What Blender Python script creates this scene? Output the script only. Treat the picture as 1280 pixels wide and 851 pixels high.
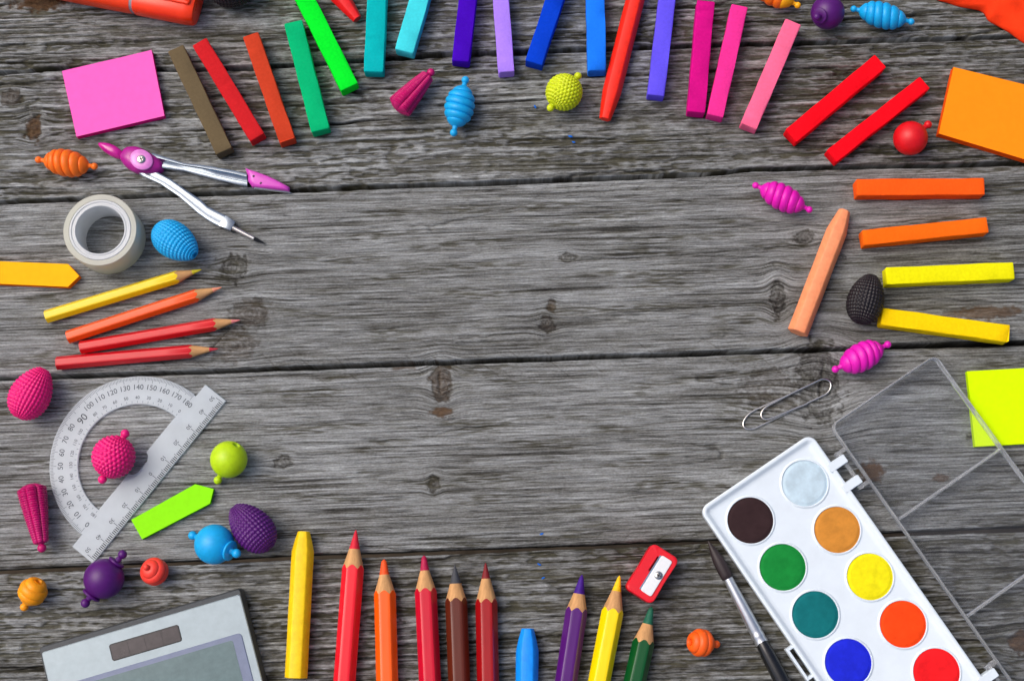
import bpy, bmesh, math, random
import numpy as np
from mathutils import Vector, Matrix

# ------------------------------------------------------------------ reset
for o in list(bpy.data.objects):
    bpy.data.objects.remove(o, do_unlink=True)
scene = bpy.context.scene
col = scene.collection
R = math.radians

# ------------------------------------------------------------------ camera
U = 0.00038                    # metres covered by one photo pixel on the table at the picture centre
FPX = 1900.0                   # focal length in photo pixels (1280 wide)
TILT = R(10.0)
DIST = FPX * U
CAM = Vector((0, -DIST * math.sin(TILT), DIST * math.cos(TILT)))
cd = bpy.data.cameras.new('camera')
cd.sensor_width = 36.0
cd.lens = FPX / 1280 * 36.0
cd.clip_start = 0.02
cd.clip_end = 50
cam = bpy.data.objects.new('camera', cd)
cam.location = CAM
cam.rotation_euler = (TILT, 0, 0)
col.objects.link(cam)
scene.camera = cam

# ------------------------------------------------------------------ light
SUN_EL, SUN_AZ = R(55), math.atan2(-0.93, 0.36)     # azimuth clockwise from +Y
world = bpy.data.worlds.new('World')
scene.world = world
world.use_nodes = True
wn = world.node_tree
wn.nodes.clear()
sky = wn.nodes.new('ShaderNodeTexSky')
sky.sky_type = 'NISHITA'
sky.sun_disc = False
sky.sun_elevation = SUN_EL
sky.sun_rotation = SUN_AZ
sky.air_density = 0.8
sky.dust_density = 7.0
sky.ozone_density = 2.0
bg = wn.nodes.new('ShaderNodeBackground')
bg.inputs[1].default_value = 0.145
wo = wn.nodes.new('ShaderNodeOutputWorld')
wn.links.new(sky.outputs[0], bg.inputs[0])
wn.links.new(bg.outputs[0], wo.inputs[0])
sl = bpy.data.lights.new('sun', 'SUN')
sl.energy = 1.05
sl.angle = R(44)
sl.color = (1.0, 0.95, 0.88)
sun = bpy.data.objects.new('sun', sl)
sdir = Vector((math.sin(SUN_AZ) * math.cos(SUN_EL), math.cos(SUN_AZ) * math.cos(SUN_EL), math.sin(SUN_EL)))
sun.rotation_euler = sdir.to_track_quat('Z', 'Y').to_euler()
sun.location = sdir * 3
col.objects.link(sun)
vs = scene.view_settings
vs.view_transform = 'Standard'
vs.look = 'None'
vs.exposure = 0.0
vs.gamma = 1.0
vs.use_curve_mapping = False


# ------------------------------------------------------------------ helpers
def P(px, py, z=0.0):
    """world point at height z seen at photo pixel (px, py)"""
    d = Vector(((px - 640) / FPX, (425.5 - py) / FPX, -1.0))
    d.rotate(Matrix.Rotation(TILT, 3, 'X'))
    k = (z - CAM.z) / d.z
    return CAM + d * k


def G(px, py):
    """photo pixel -> flat table coordinates in pixel units (y down)"""
    p = P(px, py, 0)
    return p.x / U + 640, 425.5 - p.y / U


def tag(o, label=None, cat=None, group=None, kind=None):
    if label: o['label'] = label
    if cat: o['category'] = cat
    if group: o['group'] = group
    if kind: o['kind'] = kind
    return o


def empty(name, loc, rz=0.0, label=None, cat=None, group=None):
    o = bpy.data.objects.new(name, None)
    o.empty_display_size = 0.005
    o.location = loc
    o.rotation_euler = (0, 0, rz)
    col.objects.link(o)
    return tag(o, label, cat, group)


def mesh_obj(name, verts, faces, mat, parent=None, smooth=True, loc=(0, 0, 0), rz=0.0, sharp=None):
    me = bpy.data.meshes.new(name)
    me.from_pydata([tuple(v) for v in verts], [], [tuple(f) for f in faces])
    me.update()
    bm = bmesh.new(); bm.from_mesh(me)
    bmesh.ops.recalc_face_normals(bm, faces=bm.faces)
    bm.to_mesh(me); bm.free()
    return finish(name, me, mat, parent, smooth, loc, rz, sharp)


def finish(name, me, mat, parent=None, smooth=True, loc=(0, 0, 0), rz=0.0, sharp=None):
    if mat: me.materials.append(mat)
    if smooth:
        me.polygons.foreach_set('use_smooth', [True] * len(me.polygons))
        if sharp: me.set_sharp_from_angle(angle=R(sharp))
    o = bpy.data.objects.new(name, me)
    o.location = loc
    o.rotation_euler = (0, 0, rz)
    o.parent = parent
    col.objects.link(o)
    return o


class MB:
    """collects vertices and faces"""
    def __init__(self): self.v = []; self.f = []
    def add(self, v, f):
        n = len(self.v); self.v += [tuple(p) for p in v]; self.f += [tuple(i + n for i in q) for q in f]; return self
    def xf(self, M):
        self.v = [tuple(M @ Vector(p)) for p in self.v]; return self
    def build(self, name, mat, parent=None, smooth=True, sharp=35, **k):
        return mesh_obj(name, self.v, self.f, mat, parent, smooth, sharp=sharp, **k)


def loft(sections, cap=True, closed=True):
    """sections: equal-length point rings"""
    n = len(sections[0]); v = [p for s in sections for p in s]; f = []
    for i in range(len(sections) - 1):
        for j in range(n if closed else n - 1):
            k = (j + 1) % n
            f.append((i * n + j, i * n + k, (i + 1) * n + k, (i + 1) * n + j))
    if cap:
        f.append(tuple(range(n))[::-1]); f.append(tuple(range(len(v) - n, len(v))))
    return v, f


def lathe(profile, seg=32, fn=None):
    """profile [(s, r)] about the X axis; fn(s, r, th, i) -> r may modulate"""
    rings = []
    for i, (s, r) in enumerate(profile):
        ring = []
        for j in range(seg):
            th = 2 * math.pi * j / seg
            rr = fn(s, r, th, i) if fn else r
            ring.append((s, rr * math.cos(th), rr * math.sin(th)))
        rings.append(ring)
    return loft(rings, cap=True)


def tube(path, r, seg=10, closed=False):
    """round tube along a list of Vectors"""
    path = [Vector(p) for p in path]; rings = []
    n = len(path); prev = None
    for i, p in enumerate(path):
        t = (path[min(i + 1, n - 1)] - path[max(i - 1, 0)]).normalized()
        up = Vector((0, 0, 1)) if abs(t.z) < 0.95 else Vector((0, 1, 0))
        a = t.cross(up).normalized(); b = a.cross(t)
        rr = r[i] if isinstance(r, (list, tuple)) else r
        rings.append([p + a * rr * math.cos(2 * math.pi * k / seg) + b * rr * math.sin(2 * math.pi * k / seg) for k in range(seg)])
    return loft(rings)


def rrect(x0, x1, y0, y1, r, n=6):
    pts = []
    for cx, cy, a0 in ((x1 - r, y1 - r, 0), (x0 + r, y1 - r, 90), (x0 + r, y0 + r, 180), (x1 - r, y0 + r, 270)):
        for k in range(n + 1):
            a = R(a0 + 90 * k / n); pts.append((cx + r * math.cos(a), cy + r * math.sin(a)))
    return pts


def rrect_loft(x0, x1, y0, y1, r, steps, n=6, cap=True):
    """steps [(inset, z)]"""
    secs = []
    for ins, z in steps:
        rr = max(r - ins, r * 0.15)
        secs.append([(x, y, z) for x, y in rrect(x0 + ins, x1 - ins, y0 + ins, y1 - ins, rr, n)])
    return loft(secs, cap)


def slab(pts, z0, z1, bev=0.0, seg=2):
    """extruded outline with bevelled top edge, returned as a mesh"""
    bm = bmesh.new()
    vs_ = [bm.verts.new((x, y, z0)) for x, y in pts]
    f = bm.faces.new(vs_)
    r = bmesh.ops.extrude_face_region(bm, geom=[f])
    top = [e for e in r['geom'] if isinstance(e, bmesh.types.BMVert)]
    bmesh.ops.translate(bm, verts=top, vec=(0, 0, z1 - z0))
    bmesh.ops.recalc_face_normals(bm, faces=bm.faces)
    if bev > 0:
        ed = [e for e in bm.edges if all(abs(v.co.z - z1) < 1e-9 for v in e.verts)]
        bmesh.ops.bevel(bm, geom=ed, offset=bev, segments=seg, profile=0.5, affect='EDGES')
    me = bpy.data.meshes.new('slab'); bm.to_mesh(me); bm.free()
    return me


def lin(c):
    c = c / 255.0
    return c / 12.92 if c <= 0.04045 else ((c + 0.055) / 1.055) ** 2.4


def srgb(r, g, b): return (lin(r), lin(g), lin(b), 1.0)


class NT:
    def __init__(self, name):
        self.m = bpy.data.materials.new(name); self.m.use_nodes = True
        self.t = self.m.node_tree; self.t.nodes.clear()
        self.out = self.n('ShaderNodeOutputMaterial')
    def n(self, typ, **kw):
        nd = self.t.nodes.new(typ)
        for k, v in kw.items(): setattr(nd, k, v)
        return nd
    def l(self, a, b): self.t.links.new(a, b)
    def math(self, op, a, b=None, clamp=False):
        nd = self.n('ShaderNodeMath', operation=op, use_clamp=clamp)
        for i, x in enumerate((a, b)):
            if x is None: continue
            if isinstance(x, (int, float)): nd.inputs[i].default_value = x
            else: self.l(x, nd.inputs[i])
        return nd.outputs[0]
    def mix(self, fac, a, b, blend='MIX'):
        nd = self.n('ShaderNodeMix', data_type='RGBA', blend_type=blend)
        for i, x in ((0, fac), (6, a), (7, b)):
            if isinstance(x, (int, float)): nd.inputs[i].default_value = x
            elif isinstance(x, tuple): nd.inputs[i].default_value = x
            else: self.l(x, nd.inputs[i])
        return nd.outputs[2]
    def noise(self, scale, detail=3, rough=0.55, vec=None):
        nd = self.n('ShaderNodeTexNoise'); nd.inputs['Scale'].default_value = scale
        nd.inputs['Detail'].default_value = detail; nd.inputs['Roughness'].default_value = rough
        if vec is not None: self.l(vec, nd.inputs['Vector'])
        return nd.outputs[0]
    def ramp(self, fac, stops):
        nd = self.n('ShaderNodeValToRGB'); e = nd.color_ramp.elements
        while len(e) < len(stops): e.new(0.5)
        for k, (p, c) in enumerate(stops): e[k].position = p; e[k].color = c if len(c) == 4 else (*c, 1)
        self.l(fac, nd.inputs[0]); return nd.outputs[0]
    def coord(self): return self.n('ShaderNodeTexCoord').outputs['Object']


_mats = {}


def mat(name, rgb, rough=0.5, spec=0.5, var=0.08, vscale=400, bump=0.0, bscale=2500, metal=0.0, coat=0.0, sss=0.0,
        speck=0.0, stretch=None):
    """procedural Principled: base colour with small uneven pigment, fine bump"""
    if name in _mats: return _mats[name]
    g = NT(name); p = g.n('ShaderNodeBsdfPrincipled')
    c = srgb(*rgb)
    vec = g.coord()
    if stretch:
        mp = g.n('ShaderNodeMapping'); mp.inputs['Scale'].default_value = stretch
        g.l(vec, mp.inputs['Vector']); vec = mp.outputs[0]
    n = g.noise(vscale, 4, 0.6, vec)
    lo = tuple(x * (1 - var * 2.2) for x in c[:3]) + (1,)
    hi = tuple(min(1, x * (1 + var) + var * 0.02) for x in c[:3]) + (1,)
    colr = g.ramp(n, [(0.32, lo), (0.68, hi)])
    if speck > 0:
        n2 = g.noise(3200, 2, 0.5, vec)
        colr = g.mix(g.math('MULTIPLY', g.math('GREATER_THAN', n2, 0.66), speck), colr, tuple(min(1, x * 0.6 + 0.25) for x in c[:3]) + (1,))
    g.l(colr, p.inputs['Base Color'])
    rr = g.math('ADD', g.math('MULTIPLY', g.noise(vscale * 0.6, 3, 0.6, vec), 0.16), rough - 0.08)
    g.l(rr, p.inputs['Roughness'])
    p.inputs['Specular IOR Level'].default_value = spec
    p.inputs['Metallic'].default_value = metal
    p.inputs['Coat Weight'].default_value = coat
    p.inputs['Coat Roughness'].default_value = 0.12
    if sss > 0:
        p.inputs['Subsurface Weight'].default_value = sss
        p.inputs['Subsurface Radius'].default_value = (1, 0.6, 0.5)
        p.inputs['Subsurface Scale'].default_value = 0.0012
    if bump > 0:
        b = g.n('ShaderNodeBump'); b.inputs['Strength'].default_value = bump; b.inputs['Distance'].default_value = 0.0003
        g.l(g.noise(bscale, 3, 0.6, vec), b.inputs['Height']); g.l(b.outputs[0], p.inputs['Normal'])
    g.l(p.outputs[0], g.out.inputs[0])
    _mats[name] = g.m
    return g.m


def chalk_mat(n, rgb): return mat('chalk_' + n, rgb, 0.93, 0.12, 0.035, 700, 0.30, 3800, speck=0.05)
def rubber_mat(n, rgb): return mat('rubber_' + n, rgb, 0.42, 0.42, 0.05, 300, 0.06, 3000, sss=0.12)
def lacquer_mat(n, rgb): return mat('lacquer_' + n, rgb, 0.33, 0.42, 0.04, 260, 0.06, 900, coat=0.22, stretch=(0.25, 1, 1))
def paper_mat(n, rgb): return mat('paper_' + n, rgb, 0.9, 0.12, 0.02, 300, 0.12, 3500)


def clear_mat(name, tint, gloss_rough=0.06, haze=0.0, haze_col=(0.8, 0.85, 0.9, 1), ior=1.49):
    g = NT(name)
    tr = g.n('ShaderNodeBsdfTransparent'); tr.inputs[0].default_value = tint
    gl = g.n('ShaderNodeBsdfGlossy'); gl.inputs['Roughness'].default_value = gloss_rough
    fr = g.n('ShaderNodeFresnel'); fr.inputs['IOR'].default_value = ior
    base = tr.outputs[0]
    if haze > 0:
        df = g.n('ShaderNodeBsdfDiffuse'); df.inputs[0].default_value = haze_col
        tl = g.n('ShaderNodeBsdfTranslucent'); tl.inputs[0].default_value = haze_col
        m0 = g.n('ShaderNodeMixShader'); m0.inputs[0].default_value = 0.25
        g.l(df.outputs[0], m0.inputs[1]); g.l(tl.outputs[0], m0.inputs[2])
        m1 = g.n('ShaderNodeMixShader')
        nz = g.noise(90, 3, 0.6, g.coord())
        g.l(g.math('ADD', g.math('MULTIPLY', nz, haze * 0.3), haze * 0.85), m1.inputs[0])
        g.l(base, m1.inputs[1]); g.l(m0.outputs[0], m1.inputs[2]); base = m1.outputs[0]
    m2 = g.n('ShaderNodeMixShader')
    geo = g.n('ShaderNodeNewGeometry')
    g.l(g.math('MULTIPLY', fr.outputs[0], g.math('SUBTRACT', 1.0, geo.outputs['Backfacing'])), m2.inputs[0]); g.l(base, m2.inputs[1]); g.l(gl.outputs[0], m2.inputs[2])
    g.l(m2.outputs[0], g.out.inputs[0])
    return g.m


# ------------------------------------------------------------------ numpy noise
def pn(x, y, seed=0):
    xi = np.floor(x).astype(np.int64); yi = np.floor(y).astype(np.int64)
    xf = x - xi; yf = y - yi
    u = xf * xf * xf * (xf * (xf * 6 - 15) + 10); v = yf * yf * yf * (yf * (yf * 6 - 15) + 10)
    def h(a, b):
        n = (a * 374761393 + b * 668265263 + seed * 974634777) & 0xFFFFFFFF
        n = ((n ^ (n >> 13)) * 1274126177) & 0xFFFFFFFF
        n = (n ^ (n >> 16)) & 0xFFFF
        return n * (2 * math.pi / 65536.0)
    def g(a, b, dx, dy):
        t = h(a, b); return np.cos(t) * dx + np.sin(t) * dy
    a = g(xi, yi, xf, yf); b = g(xi + 1, yi, xf - 1, yf)
    c = g(xi, yi + 1, xf, yf - 1); d = g(xi + 1, yi + 1, xf - 1, yf - 1)
    return ((a + (b - a) * u) + ((c + (d - c) * u) - (a + (b - a) * u)) * v) * 1.5


def sst(a, b, x):
    t = np.clip((x - a) / (b - a), 0, 1); return t * t * (3 - 2 * t)


# ------------------------------------------------------------------ the table of weathered planks
def wood_material():
    g = NT('weathered_wood'); p = g.n('ShaderNodeBsdfPrincipled')
    at = g.n('ShaderNodeAttribute', attribute_name='wood')        # R tone, G moss, B brown stain
    gc = g.n('ShaderNodeAttribute', attribute_name='grain')       # warped grain coordinate
    sep = g.n('ShaderNodeSeparateColor'); g.l(at.outputs['Color'], sep.inputs[0])
    tone, moss, brown = sep.outputs
    mp = g.n('ShaderNodeMapping'); mp.inputs['Scale'].default_value = (0.014, 0.50, 1.0)
    g.l(gc.outputs['Vector'], mp.inputs['Vector'])
    f1 = g.noise(1.0, 5, 0.72, mp.outputs[0])
    mp2 = g.n('ShaderNodeMapping'); mp2.inputs['Scale'].default_value = (0.10, 0.50, 1.0)
    g.l(gc.outputs['Vector'], mp2.inputs['Vector'])
    f2 = g.noise(1.0, 4, 0.7, mp2.outputs[0])
    t = g.math('ADD', tone, g.math('MULTIPLY', g.math('SUBTRACT', f1, 0.5), 0.72))
    t = g.math('ADD', t, g.math('MULTIPLY', g.math('SUBTRACT', f2, 0.5), 0.42), True)
    mp3 = g.n('ShaderNodeMapping'); mp3.inputs['Scale'].default_value = (0.0045, 0.30, 1.0)
    g.l(gc.outputs['Vector'], mp3.inputs['Vector'])
    f3 = g.noise(1.0, 3, 0.6, mp3.outputs[0])
    ln = g.math('SUBTRACT', 1.0, g.math('DIVIDE', g.math('ABSOLUTE', g.math('SUBTRACT', f3, 0.5)), 0.022), True)
    ln = g.math('MULTIPLY', ln, g.math('MULTIPLY', g.math('SUBTRACT', f2, 0.36), 4.0, True))
    mp4 = g.n('ShaderNodeMapping'); mp4.inputs['Scale'].default_value = (0.30, 0.75, 1.0)
    g.l(gc.outputs['Vector'], mp4.inputs['Vector'])
    f4 = g.noise(1.0, 2, 0.6, mp4.outputs[0])
    t = g.math('ADD', t, g.math('MULTIPLY', g.math('SUBTRACT', f4, 0.5), 0.42), True)
    t = g.math('SUBTRACT', t, g.math('MULTIPLY', ln, 0.30), True)
    c = g.ramp(t, [(0.0, (0.012, 0.011, 0.010)), (0.25, (0.056, 0.054, 0.048)), (0.5, (0.156, 0.158, 0.151)),
                   (0.75, (0.305, 0.319, 0.320)), (1.0, (0.54, 0.565, 0.570))])
    c = g.mix(moss, c, g.mix(0.5, c, (0.085, 0.080, 0.040, 1)))
    c = g.mix(brown, c, g.mix(f2, (0.020, 0.012, 0.007, 1), (0.16, 0.085, 0.035, 1)))
    g.l(c, p.inputs['Base Color'])
    p.inputs['Roughness'].default_value = 0.78
    p.inputs['Specular IOR Level'].default_value = 0.28
    b = g.n('ShaderNodeBump'); b.inputs['Strength'].default_value = 0.8; b.inputs['Distance'].default_value = 0.0006
    g.l(g.math('SUBTRACT', g.math('ADD', f1, g.math('MULTIPLY', f4, 0.5)), ln), b.inputs['Height'])
    g.l(b.outputs[0], p.inputs['Normal'])
    g.l(p.outputs[0], g.out.inputs[0])
    return g.m


M_WOOD = wood_material()
SL = 0.035
LINES = [[(-200, -200), (1480, -258)],
         [(0, 91), (78, 85), (240, 88), (385, 80), (565, 67), (650, 65), (931, 55), (1266, 46)],
         [(0, 253), (360, 238), (880, 218), (940, 212), (1280, 204)],
         [(0, 473), (300, 463), (640, 450), (900, 441), (1280, 428)],
         [(0, 714), (350, 697), (600, 688), (900, 676), (1280, 661)],
         [(-200, 1215), (1480, 1156)]]


def line_fn(pts):
    g = np.array([G(*p) for p in pts])
    def f(x):
        y = np.interp(x, g[:, 0], g[:, 1])
        s0 = (g[1, 1] - g[0, 1]) / (g[1, 0] - g[0, 0]); s1 = (g[-1, 1] - g[-2, 1]) / (g[-1, 0] - g[-2, 0])
        y = np.where(x < g[0, 0], g[0, 1] + (x - g[0, 0]) * s0, y)
        return np.where(x > g[-1, 0], g[-1, 1] + (x - g[-1, 0]) * s1, y)
    return f


LF = [line_fn(l) for l in LINES]
# knots: photo x, y, half length along the grain, half width across, strength, depth, brown
KNOTS = [(293, 334, 15, 14, 1.0, 0.9, 0.0), (711, 322, 9, 6, 1.0, 0.5, 0.0), (689, 383, 5, 8, 0.8, 2.2, 0.35), (684, 404, 8, 12, 0.9, 1.6, 0.1),
         (312, 392, 20, 17, 0.6, 0.9, 0.2), (292, 430, 26, 20, 0.45, 0.8, 0.2), (972, 372, 8, 22, 1.0, 2.0, 0.0), (1006, 298, 11, 9, 1.0, 1.0, 0.0),
         (1053, 322, 4, 4, 0.8, 2.0, 0.0), (551, 478, 11, 22, 1.0, 1.6, 0.35), (553, 509, 12, 8, 0.5, 0.8, 0.9),
         (354, 577, 9, 7, 1.0, 1.2, 0.0), (542, 604, 6, 10, 1.0, 1.5, 0.05), (1024, 478, 24, 42, 0.9, 0.9, 0.0),
         (962, 488, 30, 24, 0.5, 0.7, 0.1), (1089, 589, 13, 11, 0.3, 0.3, 1.0), (1177, 597, 9, 5, 0.2, 0.3, 0.7), (1212, 545, 4, 4, 0.8, 1.2, 0.1),
         (42, 160, 9, 15, 0.9, 2.6, 0.9), (14, 122, 12, 10, 1.0, 1.5, 0.2), (52, 3, 30, 10, 0.7, 1.2, 1.0),
         (1276, 803, 12, 13, 0.9, 1.3, 0.8), (1235, 391, 40, 7, 0.2, 0.5, 0.75), (505, 457, 16, 5, 0.2, 0.3, 0.6), (830, 40, 14, 9, 0.8, 1.0, 0.4),
         (480, 770, 14, 9, 0.8, 0.8, 0.1), (1190, 395, 14, 5, 0.1, 0.3, 0.5)]


# long open cracks that can be followed in the photograph: depth, half width, polyline
CRACKS = [(4.5, 1.2, [(330, 816), (470, 808), (640, 799), (760, 791)]), (5.0, 1.4, [(325, 829), (480, 822), (700, 815), (905, 805)]),
          (3.5, 1.0, [(320, 792), (560, 786), (720, 769), (900, 757)]), (4.5, 1.3, [(1165, 768), (1285, 761)]), (5.0, 1.6, [(1150, 804), (1285, 796)]),
          (4.5, 1.4, [(240, 121), (405, 114), (540, 108), (677, 98), (760, 95)]), (4.0, 1.3, [(860, 90), (931, 87), (1117, 82), (1200, 80)]), (5.0, 1.5, [(-20, 107), (70, 100), (110, 98)]),
          (3.5, 1.1, [(380, 158), (470, 150)]), (3.0, 1.0, [(540, 133), (690, 124)]), (2.5, 0.9, [(715, 326), (860, 318), (1010, 306)]), (2.5, 0.8, [(250, 452), (275, 425), (292, 405)]),
          (3.0, 1.0, [(548, 458), (551, 495)]), (3.0, 1.1, [(1030, 446), (1027, 475), (1024, 505)]), (2.5, 0.9, [(920, 322), (1030, 320)]), (3.5, 1.2, [(-10, 57), (170, 52), (330, 40)]),
          (3.0, 1.0, [(-10, 802), (40, 795)]), (3.5, 1.2, [(-10, 840), (60, 832)]), (3.0, 1.0, [(900, 735), (1000, 722)]), (3.0, 1.0, [(960, 30), (1160, 18)])]


def build_plank(i, rough, seed, parent, light):
    top, bot = LF[i], LF[i + 1]
    xs = np.concatenate([np.linspace(-230, -32, 34), np.arange(-30, 1312, 1.7), np.linspace(1314, 1510, 34)])
    span = float(np.mean(bot(xs) - top(xs)))
    lo, hi = 0.0, 1.0
    if i == 0:                          # out of frame part is coarser
        f0 = 1 - (95 / span)
        q = np.concatenate([np.linspace(0, f0, 50)[:-1], np.linspace(f0, 1, int(95 / 0.85))])
    elif i == 4:
        f1 = 190 / span
        q = np.concatenate([np.linspace(0, f1, int(190 / 0.85)), np.linspace(f1, 1, 110)[1:]])
    else:
        q = np.linspace(0, 1, int(span / 0.85))
    gapt = 2.9 + 0.9 * pn(xs / 120, xs * 0 + 3.3, seed) + 0.5 * pn(xs / 17, xs * 0 + 1.3, seed + 1) + 0.8 * pn(xs / 420, xs * 0, seed + 5)
    gapb = 2.9 + 0.9 * pn(xs / 120, xs * 0 + 8.3, seed + 2) + 0.5 * pn(xs / 15, xs * 0 + 5.3, seed + 3) + 0.8 * pn(xs / 380, xs * 0, seed + 6)
    y0 = top(xs) + np.clip(gapt, .5, 4); y1 = bot(xs) - np.clip(gapb, .5, 4)
    X = np.repeat(xs[None, :], len(q), 0)
    Y = y0[None, :] + (y1 - y0)[None, :] * q[:, None]
    v = Y + SL * X
    dt = Y - y0[None, :]; db = y1[None, :] - Y
    # knots bend the grain
    kmask = np.zeros_like(X); kring = np.zeros_like(X); kdeep = np.zeros_like(X); kbrown = np.zeros_like(X); ringp = np.zeros_like(X)
    for (kx, ky, rx, ry, st, dp, br) in KNOTS:
        gx, gy = G(kx, ky)
        if gy < y0.min() - 40 or gy > y1.max() + 40: continue
        kv = gy + SL * gx
        dx = X - gx; dv = v - kv
        wob = 1 + 0.35 * pn(X / 9, Y / 9, seed + 50) + 0.2 * pn(X / 3.5, Y / 3.5, seed + 51)
        e = np.sqrt((dx / rx) ** 2 + (dv / ry) ** 2) * wob
        v = v - dv * 0.8 * st * np.exp(-((dx / (rx * 1.7)) ** 2 + (dv / (ry * 1.35)) ** 2))
        m = sst(1.15, 0.55, e)
        kmask = np.maximum(kmask, m * st)
        ringp = np.where(e < 1.6, np.maximum(ringp, m * (0.5 + 0.5 * np.sin(e * (8 + 0.7 * ry)))), ringp)
        kring = np.maximum(kring, st * np.exp(-((e - 1.0) / 0.16) ** 2))
        kdeep = np.maximum(kdeep, dp * m * (0.55 + 0.9 * np.clip(pn(X / 4.5, Y / 4.5, seed + 52), -.5, 1)))
        kbrown = np.maximum(kbrown, br * sst(1.35, 0.7, e + 0.25 * pn(X / 5, Y / 5, seed + 53)))
    s = X
    wv = v + 1.5 * pn(X / 420, v / 60, seed + 9) + 0.30 * pn(X / 60, v / 25, seed + 10)
    # growth lines: level curves of stretched noise
    n1 = pn(s / 760, wv / 7.0, seed + 11) + 0.25 * pn(s / 260, wv / 3.6, seed + 12)
    k1 = sst(-0.30, 0.25, pn(s / 170, wv / 30, seed + 13) + 0.25 * pn(s / 45, wv / 7, seed + 19))
    L1 = np.exp(-(n1 / 0.085) ** 2) * k1
    n2 = pn(s / 300, wv / 3.9, seed + 14)
    L2 = np.exp(-(n2 / 0.11) ** 2) * sst(-0.2, 0.5, pn(s / 60, wv / 14, seed + 15))
    n3 = pn(s / 120, wv / 2.6, seed + 16)
    n4 = pn(s / 24, wv / 1.7, seed + 17)
    # long checks
    nc = pn(s / 900, wv / 46, seed + 18) + 0.12 * pn(s / 120, wv / 20, seed + 21) + 0.03 * pn(s / 14, wv / 9, seed + 33)
    ck = sst(0.02, 0.30, pn(s / 330, wv / 50, seed + 20))
    CK = (1.0 if rough else 0.55) * np.exp(-(nc / (0.014 if not rough else 0.026)) ** 2) * ck
    h = -1.7 * L1 - 0.9 * L2 + 0.30 * n3 + 0.24 * n4 - 3.8 * CK
    tone = 0.585 + light + 0.10 * pn(s / 320, wv / 22, seed + 22) + 0.07 * pn(s / 90, wv / 7, seed + 23) + 0.10 * n3 + 0.12 * n4 \
        - 0.34 * L1 - 0.18 * L2 - 0.35 * CK
    moss = 0.25 * sst(0.1, 0.6, pn(s / 40, wv / 6, seed + 24))
    if rough:
        # soft early wood has rotted away between broken ridges
        r0 = pn(s / 420, wv / 6.0, seed + 30)
        r1 = pn(s / 36, wv / 4.2, seed + 31); r2 = pn(s / 12, wv / 3.0, seed + 32); r3 = pn(s / 22, wv / 16, seed + 34)
        rr = r0 * 0.60 + 0.42 * r1 + 0.48 * r2 + 0.25 * r3 + 0.12 * n4 + 0.05
        am = 0.55 + 0.45 * sst(-0.3, 0.3, pn(s / 330, wv / 42, seed + 35))
        pit = sst(0.04, -0.22, rr) * am
        h = h - 2.4 * pit - 0.5 * sst(0.45, 0.15, rr)
        tone = tone - 0.03 - 0.25 * pit + 0.15 * sst(0.15, 0.6, rr)
        moss = np.clip(0.75 * pit + 0.35 * sst(0.0, 0.5, pn(s / 70, wv / 26, seed + 36)), 0, 1)
    else:
        # worn patches where the grey skin flaked
        fl = sst(0.12, 0.5, pn(s / 110, wv / 15, seed + 40)) * sst(-0.2, 0.3, pn(s / 22, wv / 2.4, seed + 41))
        h = h - 0.7 * fl
        tone = tone - 0.22 * fl
        moss = np.clip(moss + 0.5 * fl, 0, 1)
        # saw marks along both edges
        for d, sg in ((dt, 1 if i == 2 else -1), (db, 1 if i == 2 else -1)):
            ph = (X + sg * d * 1.15 * (1 + 0.15 * pn(X / 200, d / 60, seed + 42)) + 9 * pn(X / 70, d * 0, seed + 43)) / 43.0
            fr = np.abs(ph - np.round(ph)) * 43
            sm = np.exp(-(fr / 0.9) ** 2) * sst(42, 8, d) * sst(-0.25, 0.25, pn(X / 40, d / 8, seed + 44))
            h = h - 0.9 * sm; tone = tone - 0.16 * sm
    for dp, hw, pl in CRACKS:
        gp = np.array(sorted([G(*p) for p in pl])); vert = gp[-1, 0] - gp[0, 0] < 30
        if vert: gp = np.array(sorted([G(*p) for p in pl], key=lambda p: p[1]))
        if gp[:, 1].mean() < y0.min() - 10 or gp[:, 1].mean() > y1.max() + 10: continue
        A_, B_ = (Y, X) if vert else (X, Y)
        ga_, gb_ = (gp[:, 1], gp[:, 0]) if vert else (gp[:, 0], gp[:, 1])
        mid = np.interp(A_, ga_, gb_) + 1.3 * pn(A_ / 26, A_ * 0 + dp, seed + 60) + 0.6 * pn(A_ / 7, A_ * 0 + dp, seed + 61)
        tp_ = sst(ga_[0] - 2, ga_[0] + 14, A_) * sst(ga_[-1] + 2, ga_[-1] - 14, A_)
        wd_ = hw * (0.45 + 0.75 * tp_) * (0.85 + 0.5 * pn(A_ / 33, A_ * 0 + 2.2, seed + 62))
        cr = np.exp(-((B_ - mid) / np.maximum(wd_, 0.3)) ** 2) * tp_
        h = h - dp * cr; tone = tone - 0.22 * cr
    # knots
    tone = tone - 0.30 * kmask - 0.30 * kring + 0.14 * ringp * (1 + pn(X / 5, Y / 5, seed + 54))
    h = h + 0.35 * ringp
    h = h - 1.0 * kdeep - 0.9 * kring
    tone = tone + 0.05 * np.exp(-(dt / 5) ** 2)
    # broad weathering noise; the light's falloff towards the right is painted into the tone
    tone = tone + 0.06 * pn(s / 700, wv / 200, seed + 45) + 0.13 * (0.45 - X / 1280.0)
    # worn, rounded long edges
    h = h - 3.2 * np.exp(-dt / 0.8) - 3.2 * np.exp(-db / 0.8)
    h = np.minimum(h, 0.15) - 0.05
    tone = np.clip(tone, 0, 1)
    # mesh
    ny, nx = X.shape
    co = np.empty((ny + 2, nx, 3), np.float32)
    co[1:-1, :, 0] = (X - 640) * U; co[1:-1, :, 1] = (425.5 - Y) * U; co[1:-1, :, 2] = h * U
    co[0] = co[1]; co[-1] = co[-2]
    co[0, :, 2] = -0.024; co[-1, :, 2] = -0.024
    ny += 2
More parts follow.
